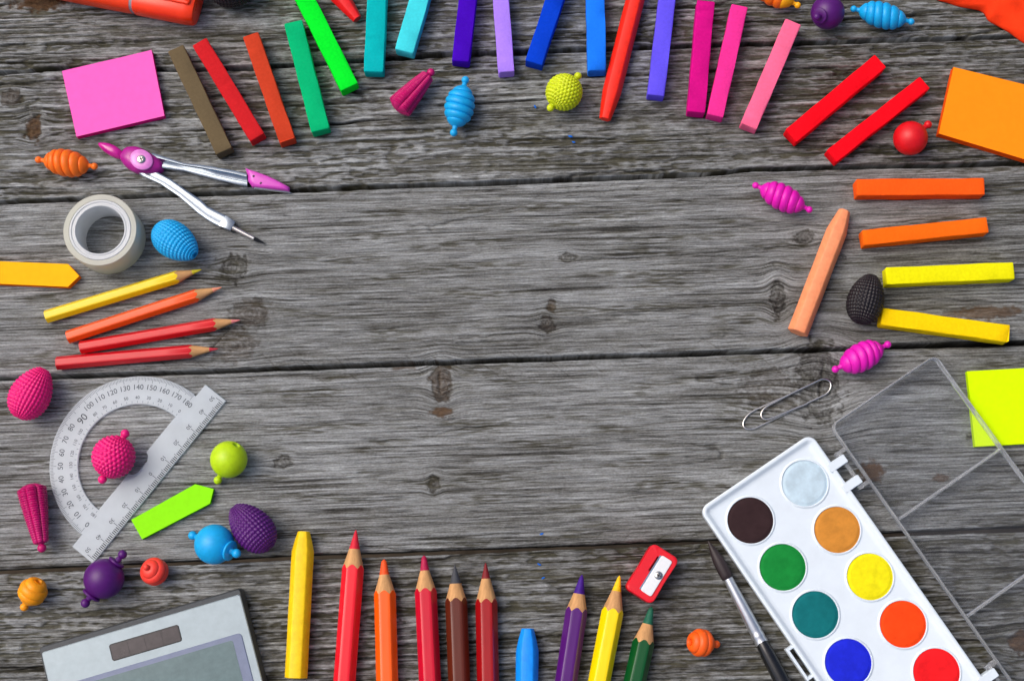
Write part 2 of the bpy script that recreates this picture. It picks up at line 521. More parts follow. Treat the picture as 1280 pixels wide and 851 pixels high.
    idx = np.arange(ny * nx).reshape(ny, nx)
    quads = np.stack([idx[:-1, :-1], idx[1:, :-1], idx[1:, 1:], idx[:-1, 1:]], -1).reshape(-1, 4)
    me = bpy.data.meshes.new('plank')
    me.vertices.add(ny * nx); me.vertices.foreach_set('co', co.reshape(-1))
    nq = len(quads)
    me.loops.add(nq * 4); me.loops.foreach_set('vertex_index', quads.astype(np.int32).reshape(-1))
    me.polygons.add(nq); me.polygons.foreach_set('loop_start', np.arange(0, nq * 4, 4, dtype=np.int32))
    me.update(calc_edges=True)
    def pad(a): return np.concatenate([a[:1], a, a[-1:]], 0)
    ca = me.attributes.new('wood', 'FLOAT_COLOR', 'POINT')
    cc = np.ones((ny * nx, 4), np.float32)
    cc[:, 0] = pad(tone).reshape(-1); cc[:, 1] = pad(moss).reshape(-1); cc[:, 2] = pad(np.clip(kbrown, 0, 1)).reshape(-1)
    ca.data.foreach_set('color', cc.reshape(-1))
    ga = me.attributes.new('grain', 'FLOAT_VECTOR', 'POINT')
    gg = np.zeros((ny * nx, 3), np.float32)
    gg[:, 0] = pad(X).reshape(-1); gg[:, 1] = pad(wv).reshape(-1); gg[:, 2] = seed * 3.7
    ga.data.foreach_set('vector', gg.reshape(-1))
    return finish('plank', me, M_WOOD, parent, True)


table = empty('tabletop', (0, 0, 0))
tag(table, 'weathered grey wooden plank tabletop', kind='structure')
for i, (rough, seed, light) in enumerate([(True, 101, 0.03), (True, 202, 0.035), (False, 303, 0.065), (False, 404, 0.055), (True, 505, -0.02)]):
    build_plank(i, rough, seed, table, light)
g_ = mesh_obj('ground', [(-4, -4, -0.72), (4, -4, -0.72), (4, 4, -0.72), (-4, 4, -0.72)], [(0, 1, 2, 3)],
              mat('ground_soil', (62, 54, 44), 0.95, 0.1, 0.2, 30, 0.6, 200), None, False)
tag(g_, kind='structure')

# ------------------------------------------------------------------ chalk sticks
rnd = random.Random(7)


def bar_sections(L, w, h, rad, n, wob, rng, chip=None):
    """stations of a worn square stick along X, base at z=0"""
    secs = []
    st = [0, 0.35 * rad, rad] + [rad + (L - 2 * rad) * k / n for k in range(1, n)] + [L - rad, L - 0.35 * rad, L]
    ins = [rad, rad * 0.25, 0] + [0] * (n - 1) + [0, rad * 0.25, rad]
    ph = [rng.uniform(0, 6.28) for _ in range(6)]
    for s, q in zip(st, ins):
        base = rrect(-w / 2 + q, w / 2 - q, q, h - q, max(rad * (0.8 + 0.35 * math.sin(s / L * 9 + ph[0])), 1e-5), 3)
        r = []
        for j, (y, z) in enumerate(base):
            y += wob * (math.sin(s / L * 17 + ph[1] + j * .9) + 0.6 * math.sin(s / L * 43 + ph[2] + j * 2.1)) * 0.5
            if z > h * 0.3: z += wob * 0.7 * (math.sin(s / L * 13 + ph[3] + j * 1.3) + 0.5 * math.sin(s / L * 37 + ph[4] + j)) * 0.5
            x = s - L / 2 + (wob * 1.2 * math.sin(y / w * 5 + z / h * 4 + ph[5]) if s in (st[0], st[-1]) else 0)
            if chip and s > L - 0.12 * L and y * chip > w * 0.22 and z > h * 0.45:
                k = (s - (L - 0.12 * L)) / (0.12 * L); z -= h * 0.35 * k * k * abs(chip); x -= w * 0.12 * k * abs(chip)
            r.append((x, y, z))
        secs.append(r)
    return secs


def chalk(cname, rgb, p1, p2, w, label, h=None, chip=None):
    wv_ = w * U; hh = (h or 22) * U
    a = P(*p1, hh); b = P(*p2, hh)
    d = b - a; L = d.length; c = (a + b) / 2
    v, f = loft(bar_sections(L, wv_ * 0.985, hh, 0.075 * wv_, 26, 0.016 * wv_, rnd, chip))
    o = mesh_obj('chalk_stick', v, f, chalk_mat(cname, rgb), None, True, (c.x, c.y, 0.00005), math.atan2(d.y, d.x), sharp=40)
    return tag(o, label, 'chalk', 'square chalk sticks around the table')


CH = [
    ('olive', (104, 90, 66), (219, 60), (280, 189), 22, 'dull olive brown square chalk stick beside the pink note pad'),
    ('red_a', (202, 32, 38), (249, 52), (321.5, 172), 21, 'red chalk stick between the olive and terracotta ones'),
    ('terracotta', (198, 64, 36), (313, 43), (359, 176), 21, 'terracotta orange chalk stick left of the emerald green one'),
    ('emerald', (0, 178, 112), (366, 27), (400.5, 163), 24, 'emerald green chalk stick beside the neon green one'),
    ('neon_green', (0, 236, 44), (367, -30), (437, 109), 24, 'neon green chalk stick slanting down from the top edge'),
    ('teal', (0, 178, 180), (473.8, -60), (466.8, 90), 25.5, 'teal chalk stick left of the pale cyan one'),
    ('cyan', (66, 214, 224), (546.8, -79.5), (505, 64.5), 25, 'pale cyan chalk stick between the teal and the deep violet ones'),
    ('violet', (66, 0, 178), (592.6, -72), (575.6, 77), 23, 'deep violet chalk stick above the blue ribbed bead'),
    ('lavender', (170, 130, 244), (622, -58), (633, 90), 21, 'pale lavender chalk stick right of the deep violet one'),
    ('ultramarine', (0, 62, 200), (714, -63), (667, 79), 23, 'dark royal blue chalk stick leaning right above the lime bumpy bead'),
    ('blue', (26, 122, 246), (743, -60), (746.6, 89), 24, 'bright blue chalk stick with a chipped corner beside red crayon'),
    ('periwinkle', (100, 84, 236), (837.6, -29.5), (820, 119.5), 22, 'periwinkle blue violet chalk stick right of the long red crayon'),
    ('magenta', (208, 10, 128), (882.5, 1), (870.5, 140.5), 23, 'dark magenta chalk stick touching the hot pink one'),
    ('hot_pink', (238, 50, 146), (925, 7), (894, 145), 21.5, 'hot pink chalk stick right of the dark magenta one'),
    ('rose', (246, 106, 146), (992, 27), (936, 158), 22, 'light rose pink chalk stick with a red smudge near its top'),
    ('scarlet', (246, 4, 26), (1101, 76), (989, 170), 22, 'bright red chalk stick, upper left of the slanting pair'),
    ('scarlet', (246, 4, 26), (1156.5, 103), (1040, 195), 20, 'bright red chalk stick, lower right one of the pair beside the red ball bead'),
    ('orange_red', (250, 92, 20), (1071, 234), (1231, 233), 22, 'level orange chalk stick, upper of the two orange ones'),
    ('orange', (252, 108, 16), (1079, 297), (1235, 281), 20, 'tilted orange chalk stick above the lemon yellow one'),
    ('lemon', (236, 230, 8), (1108, 345), (1268, 338), 22, 'lemon yellow chalk stick beside the black bumpy egg bead'),
    ('yellow', (252, 210, 4), (1102, 395), (1262, 417), 22, 'golden yellow chalk stick sloping down right above the clear lid'),
]
for k, (n, rgb, a, b, w, lab) in enumerate(CH):
    chalk(n, rgb, a, b, w, lab, chip=(1 if n == 'blue' else [None, 0.45, -0.5, None, -0.35, 0.3][k % 6]))


# ------------------------------------------------------------------ hexagonal crayons
def hexring(s, ap, cz, wob=0.0, rot=0.0, m=4, rd=0.16):
    """hexagon with slightly rounded corners, flat on the table, apothem ap"""
    pts = []
    rc = ap / math.cos(math.pi / 6)
    for k in range(6):
        a0 = R(60 * k) + rot
        for t in (-rd, -rd / 3, rd / 3, rd):
            # blend along the two sides next to the corner
            na = a0 + (R(60) if t > 0 else -R(60))
            c0 = Vector((math.cos(a0), math.sin(a0))) * rc; c1 = Vector((math.cos(na), math.sin(na))) * rc
            pull = 1 - 0.030 * (1 - abs(t) / rd)
            q = c0.lerp(c1, abs(t) * 0.5) * pull
            pts.append((s, q.x, q.y + cz))
    return pts


def crayon(cname, rgb, base, tip, w, taper, endw, label):
    W = w * U; ap = W / 2 * math.cos(math.pi / 6); z = 2 * ap
    a = P(*base, ap); b = P(*tip, ap * 0.9); d = b - a; L = d.length
    T = taper * U
    ph = rnd.uniform(0, 6)
    secs = [hexring(0, ap * 0.93, ap), hexring(0.6 * U, ap, ap)]
    for k in range(1, 14):
        s = (L - T) * k / 14
        secs.append(hexring(s, ap * (1 + 0.008 * math.sin(s * 260 + ph)), ap))
    e = endw / w
    secs += [hexring(L - T, ap, ap), hexring(L - T * 0.5, ap * (0.5 + e / 2) * 1.03, ap), hexring(L - 0.5 * U, ap * e * 1.02, ap), hexring(L, ap * e * 0.92, ap)]
    v, f = loft(secs)
    o = mesh_obj('wax_crayon', v, f, mat('wax_' + cname, rgb, 0.52, 0.4, 0.06, 300, 0.22, 1400, sss=0.08), None, True, (a.x, a.y, 0.00004), math.atan2(d.y, d.x), sharp=25)
    return tag(o, label, 'crayon', 'six sided wax crayons')


crayon('red', (238, 14, 22), (332, -125), (447, 25), 26, 42, 13, 'red wax crayon tip poking in beside the teal chalk stick')
crayon('red_orange', (244, 34, 6), (802.7, -34), (756, 150), 25, 38, 15, 'long red orange wax crayon between blue and periwinkle chalk sticks')
crayon('peach', (244, 150, 102), (997, 416), (1055.5, 264), 27, 30, 15, 'peach wax crayon beside the black bumpy egg bead')
crayon('yellow', (254, 208, 0), (370, 847), (380, 664), 28, 24, 15, 'yellow wax crayon standing alone beside the calculator')
crayon('sky_blue', (0, 146, 250), (657, 975), (659.5, 785), 28, 26, 15, 'sky blue wax crayon tip between dark red and purple pencils')


# ------------------------------------------------------------------ coloured pencils
def pencil(cname, rgb, lead_rgb, base, tip, w, wood_len, lead_len, label, lead_r=0.34, blunt=0.25, group='', wood=(206, 156, 104)):
    W = w * U; ap = W / 2 * math.cos(math.pi / 6)
    a = P(*base, ap); b = P(*tip, ap); d = b - a; L = d.length
    root = empty('colored_pencil', (a.x, a.y, 0.00004), math.atan2(d.y, d.x), label, 'pencil', group)
    Wl = wood_len * U; Ll = lead_len * U
    n = 48
    lr = min(lead_r + 0.16, lead_len / wood_len * 1.0) * ap
    # cone: radius lr at s = L-Ll, ap at s = L-Wl
    k = (ap - lr) / (Wl - Ll)
    def rh(th):
        t = (th + math.pi / 6) % (math.pi / 3) - math.pi / 6   # flats at multiples of 60 deg from 90deg
        r = ap / math.cos(t)
        return min(r, ap * 1.115)
    ths = [2 * math.pi * j / n + R(90) for j in range(n)]
    def off(j): return rh(ths[j] - R(90))
    sb = [L - Ll - (off(j) - lr) / k for j in range(n)]
    def ring(sf, rf): return [(sf(j), rf(j) * math.cos(ths[j]), rf(j) * math.sin(ths[j]) + ap) for j in range(n)]
    bars = [ring(lambda j: 0.0, lambda j: off(j) * 0.93), ring(lambda j: 0.4 * U, off)]
    for q in range(1, 6): bars.append(ring(lambda j: (L - Wl * 1.15) * q / 6, off))
    bars.append(ring(lambda j: sb[j] - 0.3 * U, off)); bars.append(ring(lambda j: sb[j] + 0.3 * U, lambda j: off(j) * 0.975))
    v, f = loft(bars)
    mesh_obj('barrel', v, f, lacquer_mat(cname, rgb), root, True, sharp=24)
    wm = mat('sharpened_wood', wood, 0.75, 0.2, 0.14, 420, 0.35, 900, stretch=(0.12, 1, 1))
    jit = [rnd.uniform(-0.5, 0.5) * U for _ in range(n)]
    wr = [ring(lambda j: sb[j], lambda j: off(j) * 0.985)]
    for q in (0.33, 0.66, 1.0):
        wr.append(ring(lambda j: sb[j] + (L - Ll - sb[j]) * q, lambda j: off(j) * 0.985 + (lr - off(j) * 0.985) * q))
    v, f = loft(wr); mesh_obj('wood_cone', v, f, wm, root, True, sharp=60)
    lm = mat('lead_' + cname, lead_rgb, 0.6, 0.35, 0.08, 500, 0.3, 2200)
    prof = []
    for q in range(0, 9):
        t = q / 8
        r = lr * 1.01 * (1 - t) + lr * blunt * t
        if t > 0.82: r *= math.sqrt(max(0.02, 1 - ((t - 0.82) / 0.18) ** 2 * 0.93))
        prof.append((L - Ll + Ll * t, r))
    v, f = lathe([(L - Ll - 1.5 * U, lr * 0.7)] + prof, 20)
    v = [(x, y, z + ap) for x, y, z in v]
    mesh_obj('lead', v, f, lm, root, True, sharp=50)
    return root


GL, GB = 'small pencils fanned out on the left', 'pencils in the bottom row'
pencil('yellow_s', (250, 214, 0), (214, 200, 40), (57.5, 396), (252, 337), 17.5, 30, 12, 'yellow pencil, topmost of the left fan of pencils', 0.26, 0.15, GL)
pencil('orange_s', (252, 88, 8), (236, 150, 120), (84.5, 421.5), (277.5, 359), 17.5, 31, 12, 'orange pencil in the left fan below the yellow one', 0.26, 0.15, GL)
pencil('red_s', (216, 18, 26), (226, 130, 130), (100.5, 434.5), (300.5, 400), 17, 30, 11, 'red pencil with pale pink lead in the left fan', 0.26, 0.15, GL)
pencil('red_t', (210, 14, 30), (196, 50, 66), (71, 454), (273, 436), 17.5, 32, 11, 'red pencil with crimson lead, lowest of the left fan', 0.26, 0.15, GL)


def bp(tip, x0, x1, ybot=851, ext=60):
    """axis of a bottom-row pencil: tip pixel and its edges at the bottom of the photo, carried on out of the frame"""
    bx = (x0 + x1) / 2; k = (ybot + ext - tip[1]) / (ybot - tip[1])
    return (tip[0] + (bx - tip[0]) * k, ybot + ext)


BP = [('red_b', (236, 18, 40), (214, 26, 52), (445, 662), 417, 444, 42, 23, 'red pencil with pink sheen, tallest of the bottom row', 0.50, 0.16),
      ('orange_b', (252, 96, 8), (244, 84, 26), (480, 699), 471, 497, 37, 18, 'orange pencil with blunt orange lead in the bottom row', 0.46, 0.5),
      ('crimson_b', (206, 8, 44), (176, 16, 70), (530, 694), 524, 551, 39, 18, 'crimson pencil with blunt raspberry lead in the bottom row', 0.46, 0.5),
      ('brown_b', (94, 34, 16), (66, 68, 74), (568.5, 705), 561, 587, 40, 23, 'brown pencil with dark grey lead in the bottom row', 0.42, 0.10),
      ('maroon_b', (160, 8, 16), (126, 24, 30), (607, 703), 596, 624, 43, 19, 'dark red pencil with maroon lead right of the brown one', 0.46, 0.18),
      ('purple_b', (82, 18, 110), (62, 10, 130), (727.5, 718), 693, 722, 40, 23, 'purple pencil with violet lead left of the yellow one', 0.50, 0.25),
      ('yellow_b', (252, 220, 0), (246, 200, 4), (774.5, 719), 735, 763, 40, 19, 'yellow pencil beside the red sharpener in the bottom row', 0.48, 0.25),
      ('green_b', (0, 78, 32), (26, 98, 74), (814.5, 758), 780, 807, 40, 21, 'dark green pencil, rightmost of the bottom row', 0.48, 0.40)]
for (n, rgb, lr, tip, x0, x1, wl, ll, lab, lrr, bl) in BP:
    pencil(n, rgb, lr, bp(tip, x0, x1), tip, 27.5, wl, ll, lab, lrr, bl, GB, (212, 160, 108))


# ------------------------------------------------------------------ beads
def place_bead(name, label, group, center, r, az_to, elev, parts, squash=None):
    """parts: [(part name, verts, faces, material)] about the X axis, unit = one bead radius; az_to: px point the +X end aims at"""
    zc = r * U
    c = P(*center, zc); e = P(*az_to, zc); d = e - c
    M = Matrix.Rotation(math.atan2(d.y, d.x), 4, 'Z') @ Matrix.Rotation(-R(elev), 4, 'Y') @ Matrix.Scale(r * U, 4)
    pv = [(n, [M @ Vector(p) for p in v], f, m) for n, v, f, m in parts]
    zmin = min(p.z for n, v, f, m in pv for p in v)
    root = empty(name, (c.x, c.y, 0.00003), 0, label, 'bead', group)
    for n, v, f, m in pv:
        mesh_obj(n, [(p.x, p.y, p.z - zmin) for p in v], f, m, root, True, sharp=70)
    return root


def arc(n, a0, a1, fx, fr): return [(fx(a0 + (a1 - a0) * k / n), fr(a0 + (a1 - a0) * k / n)) for k in range(n + 1)]


def ball_profile(hole=False, n=40):
    pr = []
    if hole: pr += [(-0.45, 0.001), (-0.5, 0.13), (-0.93, 0.155), (-0.975, 0.20)]; a0 = R(168)
    else: a0 = R(179.5)
    return pr + arc(n, a0, R(0.5), lambda a: math.cos(a), lambda a: math.sin(a))


def stem(sgn, s0, m, collar=0.0, ln=0.34, rr=0.12, rb=0.19):
    out = []
    pr = [(s0 - 0.08, rr * 1.5), (s0 + 0.03, rr * 1.15), (s0 + ln * 0.5, rr)]
    c = s0 + ln
    pr += [(c + rb * math.cos(a), max(rb * math.sin(a), 0.003)) for a in [R(150 - 15 * k) for k in range(11)]]
    v, f = lathe(pr, 20)
    out.append(('stem', [(sgn * x, y, z) for x, y, z in v], f, m))
    if collar:
        t = 0.05
        pr = [(s0 - 0.22, collar * 0.55), (s0 - 0.10, collar * 0.62), (s0 - 0.05, collar * 0.93), (s0, collar), (s0 + t, collar), (s0 + t * 1.7, collar * 0.9), (s0 + t * 1.8, rr)]
        v, f = lathe(pr, 32)
        out.append(('collar', [(sgn * x, y, z) for x, y, z in v], f, m))
    return out


def bumpy(profile, rows, cols, amp, stag, sub=6):
    """cover a lathe profile fn(t)->(s, r) with rows x cols round studs"""
    nr, nc = rows * sub, cols * sub
    rings = []
    for i in range(nr + 1):
        t = i / nr
        s, r = profile(t)
        s2, r2 = profile(min(1, t + 1e-3)); s1, r1 = profile(max(0, t - 1e-3))
        tx, tr = s2 - s1, r2 - r1; ln = math.hypot(tx, tr) or 1
        nx, nrr = -tr / ln, tx / ln
        ring = []
        ro = math.floor(t * rows); fv = (t * rows) % 1 - 0.5
        fade = min(1.0, min(t, 1 - t) * 14)
        for j in range(nc):
            th = 2 * math.pi * j / nc
            fu = (j / nc * cols + (0.5 * (ro % 2) if stag else 0)) % 1 - 0.5
            q = fu * fu + fv * fv
            b = amp * fade * math.sqrt(max(0, 1 - q / 0.215))
            rr = max(r + nrr * b, 0.002)
            ring.append((s + nx * b, rr * math.cos(th), rr * math.sin(th)))
        rings.append(ring)
    return loft(rings)


def stud_ball(t):
    a = math.pi * (1 - t); a = min(max(a, 0.02), math.pi - 0.02)
    return math.cos(a), math.sin(a)


def egg_profile(L):
    """egg of half length L (radius 1 at the fat part), fat end at -X, narrow flat end with a hole at +X"""
    def fn(t):
        if t > 0.97:                                   # the hole at the narrow end
            q = (t - 0.97) / 0.03
            return L * (0.955 - 0.35 * q), 0.20 * (1 - 0.6 * q)
        a = math.pi * (1 - t / 0.97 * 0.945)
        a = min(a, math.pi - 0.02)
        x = math.cos(a); y = math.sin(a)
        return L * x, y * (1 - 0.17 * x - 0.05 * x * x) * 1.0 + 0.0
    return fn


def ribbed(L, ribs, m, tilt=0.22, n=120, stems=True, neck=0.42):
    """honey-dipper body with rounded ribs, axis half length L in radii"""
    pr = []
    for k in range(n + 1):
        t = -1 + 2 * k / n
        env = max(0.0, 1 - abs(t) ** 2.3) ** 0.62
        ph = (t * 0.5 + 0.5) * ribs
        rib = abs(math.sin(math.pi * ph)) ** 0.55
        r = env * (0.85 + 0.15 * rib)
        pr.append((L * t * 1.0, max(r, 0.10)))
    v, f = lathe(pr, 40)
    v = [(x + tilt * z * (1 - (x / L) ** 2) + tilt * 0.6 * y * (1 - (x / L) ** 2), y, z) for x, y, z in v]
    parts = [('body', v, f, m)]
    if stems: parts += stem(1, L * 0.97, m, 0, neck, 0.15, 0.25) + stem(-1, L * 0.97, m, 0, neck, 0.15, 0.25)
    return parts


def ringed_ball(m, hole=True, rings=4):
    pr = []
    if hole: pr += [(-0.35, 0.001), (-0.4, 0.17), (-0.90, 0.19), (-0.94, 0.26)]
    n = 110; a0 = R(164) if hole else R(178)
    for k in range(n + 1):
        a = a0 + (R(6) - a0) * k / n
        q = k / n
        saw = abs(math.sin(math.pi * q * rings)) ** 0.6
        r = 0.90 + 0.10 * saw
        pr.append((r * math.cos(a), r * math.sin(a)))
    v, f = lathe(pr, 40)
    return [('body', v, f, m)]


def corn(L, m, ln=0.30, lobes=7):
    """fluted cone with cross ribs, fat end at -X, stem at +X; fat radius 1"""
    n = 150; seg = 84
    pr = []
    for k in range(n + 1):
        t = k / n
        r = (1.0 - 0.52 * t ** 1.4) * min(1, (t / 0.09)) ** 0.5 if t < 0.09 else (1.0 - 0.52 * t ** 1.4)
        if t > 0.96: r *= math.sqrt(max(0.05, 1 - ((t - 0.96) / 0.04) ** 2))
        pr.append((-L + 2 * L * t, max(r, 0.02)))
    def fn(s, r, th, i):
        t = i / n
        lobe = abs(math.sin(th * lobes / 2)) ** 0.55
        fl = 0.80 + 0.20 * lobe
        rib = 0.05 * math.sin(t * 2 * math.pi * 27) * (0.3 + 0.7 * lobe) * (1 if 0.06 < t < 0.95 else 0)
        return r * (fl + rib)
    v, f = lathe(pr, seg, fn)
    return [('body', v, f, m)] + stem(1, L * 0.98, m, 0, ln, 0.17, 0.30)


GBD = 'rubber beads scattered over the table'
C_ORANGE = rubber_mat('orange', (252, 116, 20)); C_BLUE = rubber_mat('blue', (12, 168, 232)); C_LIME = rubber_mat('lime', (204, 218, 8))
C_PINK = rubber_mat('pink', (234, 14, 122)); C_RASP = rubber_mat('raspberry', (190, 10, 104)); C_PURP = rubber_mat('purple', (82, 14, 108))
C_MAG = rubber_mat('magenta', (226, 16, 178)); C_BLACK = rubber_mat('black', (27, 21, 26)); C_RED = rubber_mat('red', (218, 14, 26))
C_CORAL = rubber_mat('coral', (244, 66, 52)); C_AMBER = rubber_mat('amber', (252, 158, 6)); C_FLAME = rubber_mat('flame', (250, 96, 16))
C_SMOOTHL = rubber_mat('lime_green', (186, 222, 8))

# ribbed spindles
place_bead('ribbed_bead', 'orange ribbed spindle bead below the pink note pad', GBD, (83, 204), 17.5, (126, 209), 0, ribbed(1.68, 6, C_ORANGE, -0.22))
place_bead('ribbed_bead', 'fat sky blue ribbed bead below the deep violet chalk', GBD, (574.5, 133), 19.5, (567, 167), 0, ribbed(1.45, 6, C_BLUE, 0.12))
place_bead('ribbed_bead', 'blue ribbed spindle bead next to a purple ball at the top', GBD, (1103, 19.5), 17, (1146, 29), 0, ribbed(1.85, 6, C_BLUE, -0.20))
place_bead('ribbed_bead', 'magenta ribbed spindle bead left of the orange chalk sticks', GBD, (978, 247), 17, (1018, 265), 0, ribbed(1.80, 6, C_MAG, -0.15))
place_bead('ribbed_bead', 'magenta ribbed spindle bead above the paper clip', GBD, (1077, 446), 18, (1115, 428), 0, ribbed(1.65, 6, C_MAG, 0.20))
# two-tone spindle cut off by the top edge
am = rubber_mat('yellow_amber', (252, 176, 10))
tp = ribbed(1.75, 5, C_ORANGE, -0.1)
tp = [(n, v, f, am if (n == 'stem') else m) for n, v, f, m in tp]
vv, ff = lathe([(0.72, 0.6), (0.85, 0.80), (1.1, 0.78), (1.35, 0.62), (1.6, 0.42), (1.74, 0.15)], 36)
tp.append(('end_bulb', vv, ff, am))
place_bead('ribbed_bead', 'orange ribbed bead with amber end cut by the top edge', GBD, (966, -9), 17, (1001, 9), 0, tp)
# studded balls
def studded(m):
    v, f = bumpy(stud_ball, 15, 26, 0.085, True)
    return [('body', v, f, m)] + stem(1, 0.97, m, 0, 0.30, 0.15, 0.22) + stem(-1, 0.97, m, 0, 0.26, 0.13, 0.22)
place_bead('studded_bead', 'lime yellow studded ball bead with two stems', GBD, (705, 116), 22, (724, 94), 0, studded(C_LIME))
place_bead('studded_bead', 'hot pink studded ball bead inside the protractor', GBD, (142.5, 571), 24.5, (156, 545), 4, studded(C_PINK))
# studded eggs
def egg(L, m, rows=20, cols=30):
    v, f = bumpy(egg_profile(L), rows, cols, 0.07, False)
    return [('body', v, f, m)]
place_bead('egg_bead', 'blue studded egg bead beside the tape roll', GBD, (220, 302.5), 21.5, (246, 321), 8, egg(1.50, C_BLUE))
place_bead('egg_bead', 'hot pink studded egg bead at the left edge of the table', GBD, (40, 491.5), 23.3, (57, 460), 0, egg(1.43, C_PINK))
place_bead('egg_bead', 'purple studded egg bead next to the blue ball bead', GBD, (315, 659), 22.5, (288, 629), 0, egg(1.50, C_PURP))
place_bead('egg_bead', 'black studded egg bead touching the yellow chalk sticks', GBD, (1082, 374), 21.3, (1090, 342), 0, egg(1.48, C_BLACK))
place_bead('egg_bead', 'black studded bead peeking in at the top edge', GBD, (293, -14), 23, (330, -20), 0, egg(1.35, C_BLACK))
# corn cones
place_bead('fluted_bead', 'raspberry fluted cone bead below the cyan chalk stick', GBD, (516, 116), 17.3, (545, 84), 0, corn(1.80, C_RASP, 0.26))
place_bead('fluted_bead', 'raspberry fluted cone bead at the left below the protractor', GBD, (45, 642), 18, (53, 688), 0, corn(2.08, C_RASP))
# smooth balls
def ball(m, hole=False, coll=(0.0, 0.0), stems=(True, True), ln=0.36):
    v, f = lathe(ball_profile(hole), 44)
    p = [('body', v, f, m)]
    if stems[0]: p += stem(1, 1.0, m, coll[0], ln, 0.15, 0.23)
    if stems[1]: p += stem(-1, 1.0, m, coll[1], ln, 0.15, 0.23)
    return p
place_bead('ball_bead', 'smooth lime green ball bead with a hole', GBD, (286, 574), 22.5, (270, 598), -27, ball(C_SMOOTHL, True, (0, 0), (True, False), 0.42))
place_bead('ball_bead', 'smooth red ball bead beside the orange note pad', GBD, (1138, 173), 21.5, (1160, 156), 0, ball(C_RED, False, (0, 0), (True, False)))
place_bead('ball_bead', 'purple ball bead with collar at the top edge', GBD, (1034.5, 16), 21.5, (1014, 31), 40, ball(C_PURP, False, (0.48, 0), (True, False)))
place_bead('ball_bead', 'purple ball bead with two collared stems above the calculator', GBD, (130, 723), 24, (155, 691), 3, ball(C_PURP, False, (0.44, 0.50), (True, True), 0.50))
place_bead('ball_bead', 'sky blue ball bead with a disc collar beside the purple egg', GBD, (268, 680), 24, (291, 689), 24, ball(C_BLUE, False, (0.52, 0), (True, True), 0.44))
# small ringed beads
place_bead('ringed_bead', 'coral red ringed bead standing on end', GBD, (193, 714), 17, (181, 704), 66, ringed_ball(C_CORAL, False, 4) + stem(1, 0.94, C_CORAL, 0, 0.16, 0.17, 0.22))
place_bead('ringed_bead', 'amber yellow ringed bead with a hole near the calculator', GBD, (41, 739), 17.5, (28, 757), -24, ringed_ball(C_AMBER) + stem(1, 0.97, C_AMBER, 0, 0.40, 0.18, 0.29))
place_bead('ringed_bead', 'orange ringed bead left of the paint brush', GBD, (876, 803), 17, (897, 805), -26, ringed_ball(C_FLAME) + stem(1, 0.97, C_FLAME, 0, 0.34, 0.17, 0.27))


# ------------------------------------------------------------------ note pads and index flags
def pad(name, top_px, thick, rgb, side_rgb, label, cat, sheets=5):
    """stack of sheets; top_px: outline of the top sheet in photo pixels"""
    T = thick * U
    pts = [P(x, y, T) for x, y in top_px]
    c = sum(pts, Vector()) / len(pts)
    root = empty(name, (c.x, c.y, 0.00003), 0, label, cat)
    loc = [(p.x - c.x, p.y - c.y) for p in pts]
    ar = sum(loc[i][0] * loc[(i + 1) % len(loc)][1] - loc[(i + 1) % len(loc)][0] * loc[i][1] for i in range(len(loc)))
    if ar < 0: loc = loc[::-1]
    rng = random.Random(label)
    mb = MB(); dz = (T - 0.25 * U) / sheets
    for k in range(sheets):
        dx, dy = rng.uniform(-.25, .25) * U, rng.uniform(-.25, .25) * U
        mb.add(*loft([[(x + dx, y + dy, dz * k) for x, y in loc], [(x + dx, y + dy, dz * (k + 0.93)) for x, y in loc]]))
    mb.build('sheet_block', paper_mat(side_rgb[0], side_rgb[1]), root, False)
    # top sheet with a slight lift along one edge
    n = len(loc)
    if n == 4:
        N = 14; vs_ = []; fs = []
        for i in range(N + 1):
            for j in range(N + 1):
                u, w = i / N, j / N
                a = Vector(loc[0]).lerp(Vector(loc[1]), u); b = Vector(loc[3]).lerp(Vector(loc[2]), u)
                q = a.lerp(b, w)
                vs_.append((q.x, q.y, T - 0.15 * U + 0.7 * U * max(0, u - 0.6) ** 2 * 6 * w * w))
        for i in range(N):
            for j in range(N):
                fs.append((i * (N + 1) + j, (i + 1) * (N + 1) + j, (i + 1) * (N + 1) + j + 1, i * (N + 1) + j + 1))
        o = mesh_obj('top_sheet', vs_, fs, paper_mat(*rgb), root, False)
        sm = o.modifiers.new('thickness', 'SOLIDIFY'); sm.thickness = 0.1 * U * 2; sm.offset = -1
    else:
        me = slab(loc, T - 0.22 * U, T)
        finish('top_sheet', me, paper_mat(*rgb), root, False)
    return root


pad('sticky_note_pad', [(77.5, 89), (189.5, 63), (205.5, 145), (95.5, 171)], 11, ('pink', (252, 104, 194)), ('pink_side', (226, 20, 128)),
    'pink rectangular sticky note pad beside the olive chalk', 'note pad')
pad('sticky_note_pad', [(1192, 84), (1330, 118), (1310, 208), (1173.5, 167)], 13, ('orange', (254, 144, 20)), ('orange_side', (232, 84, 10)),
    'orange sticky note pad at the right edge beside the red ball', 'note pad')
pad('sticky_note_pad', [(1209, 464), (1318, 458), (1326, 552), (1219, 558)], 9, ('lime', (214, 250, 0)), ('lime_side', (186, 226, 0)),
    'fluorescent yellow green sticky note pad under the clear lid corner', 'note pad')
pad('index_flag_pad', [(-40, 325), (85, 330), (99, 345), (85, 358.5), (-40, 353)], 11, ('amber', (254, 186, 26)), ('amber_side', (244, 118, 10)),
    'amber arrow shaped index flag pad at the left edge', 'index flags')
pad('index_flag_pad', [(164, 649.5), (244, 605), (267, 611), (262.5, 629), (177.5, 673.5)], 8, ('green', (146, 240, 26)), ('green_side', (96, 206, 10)),
    'neon green arrow shaped index flag pad beside the protractor', 'index flags')

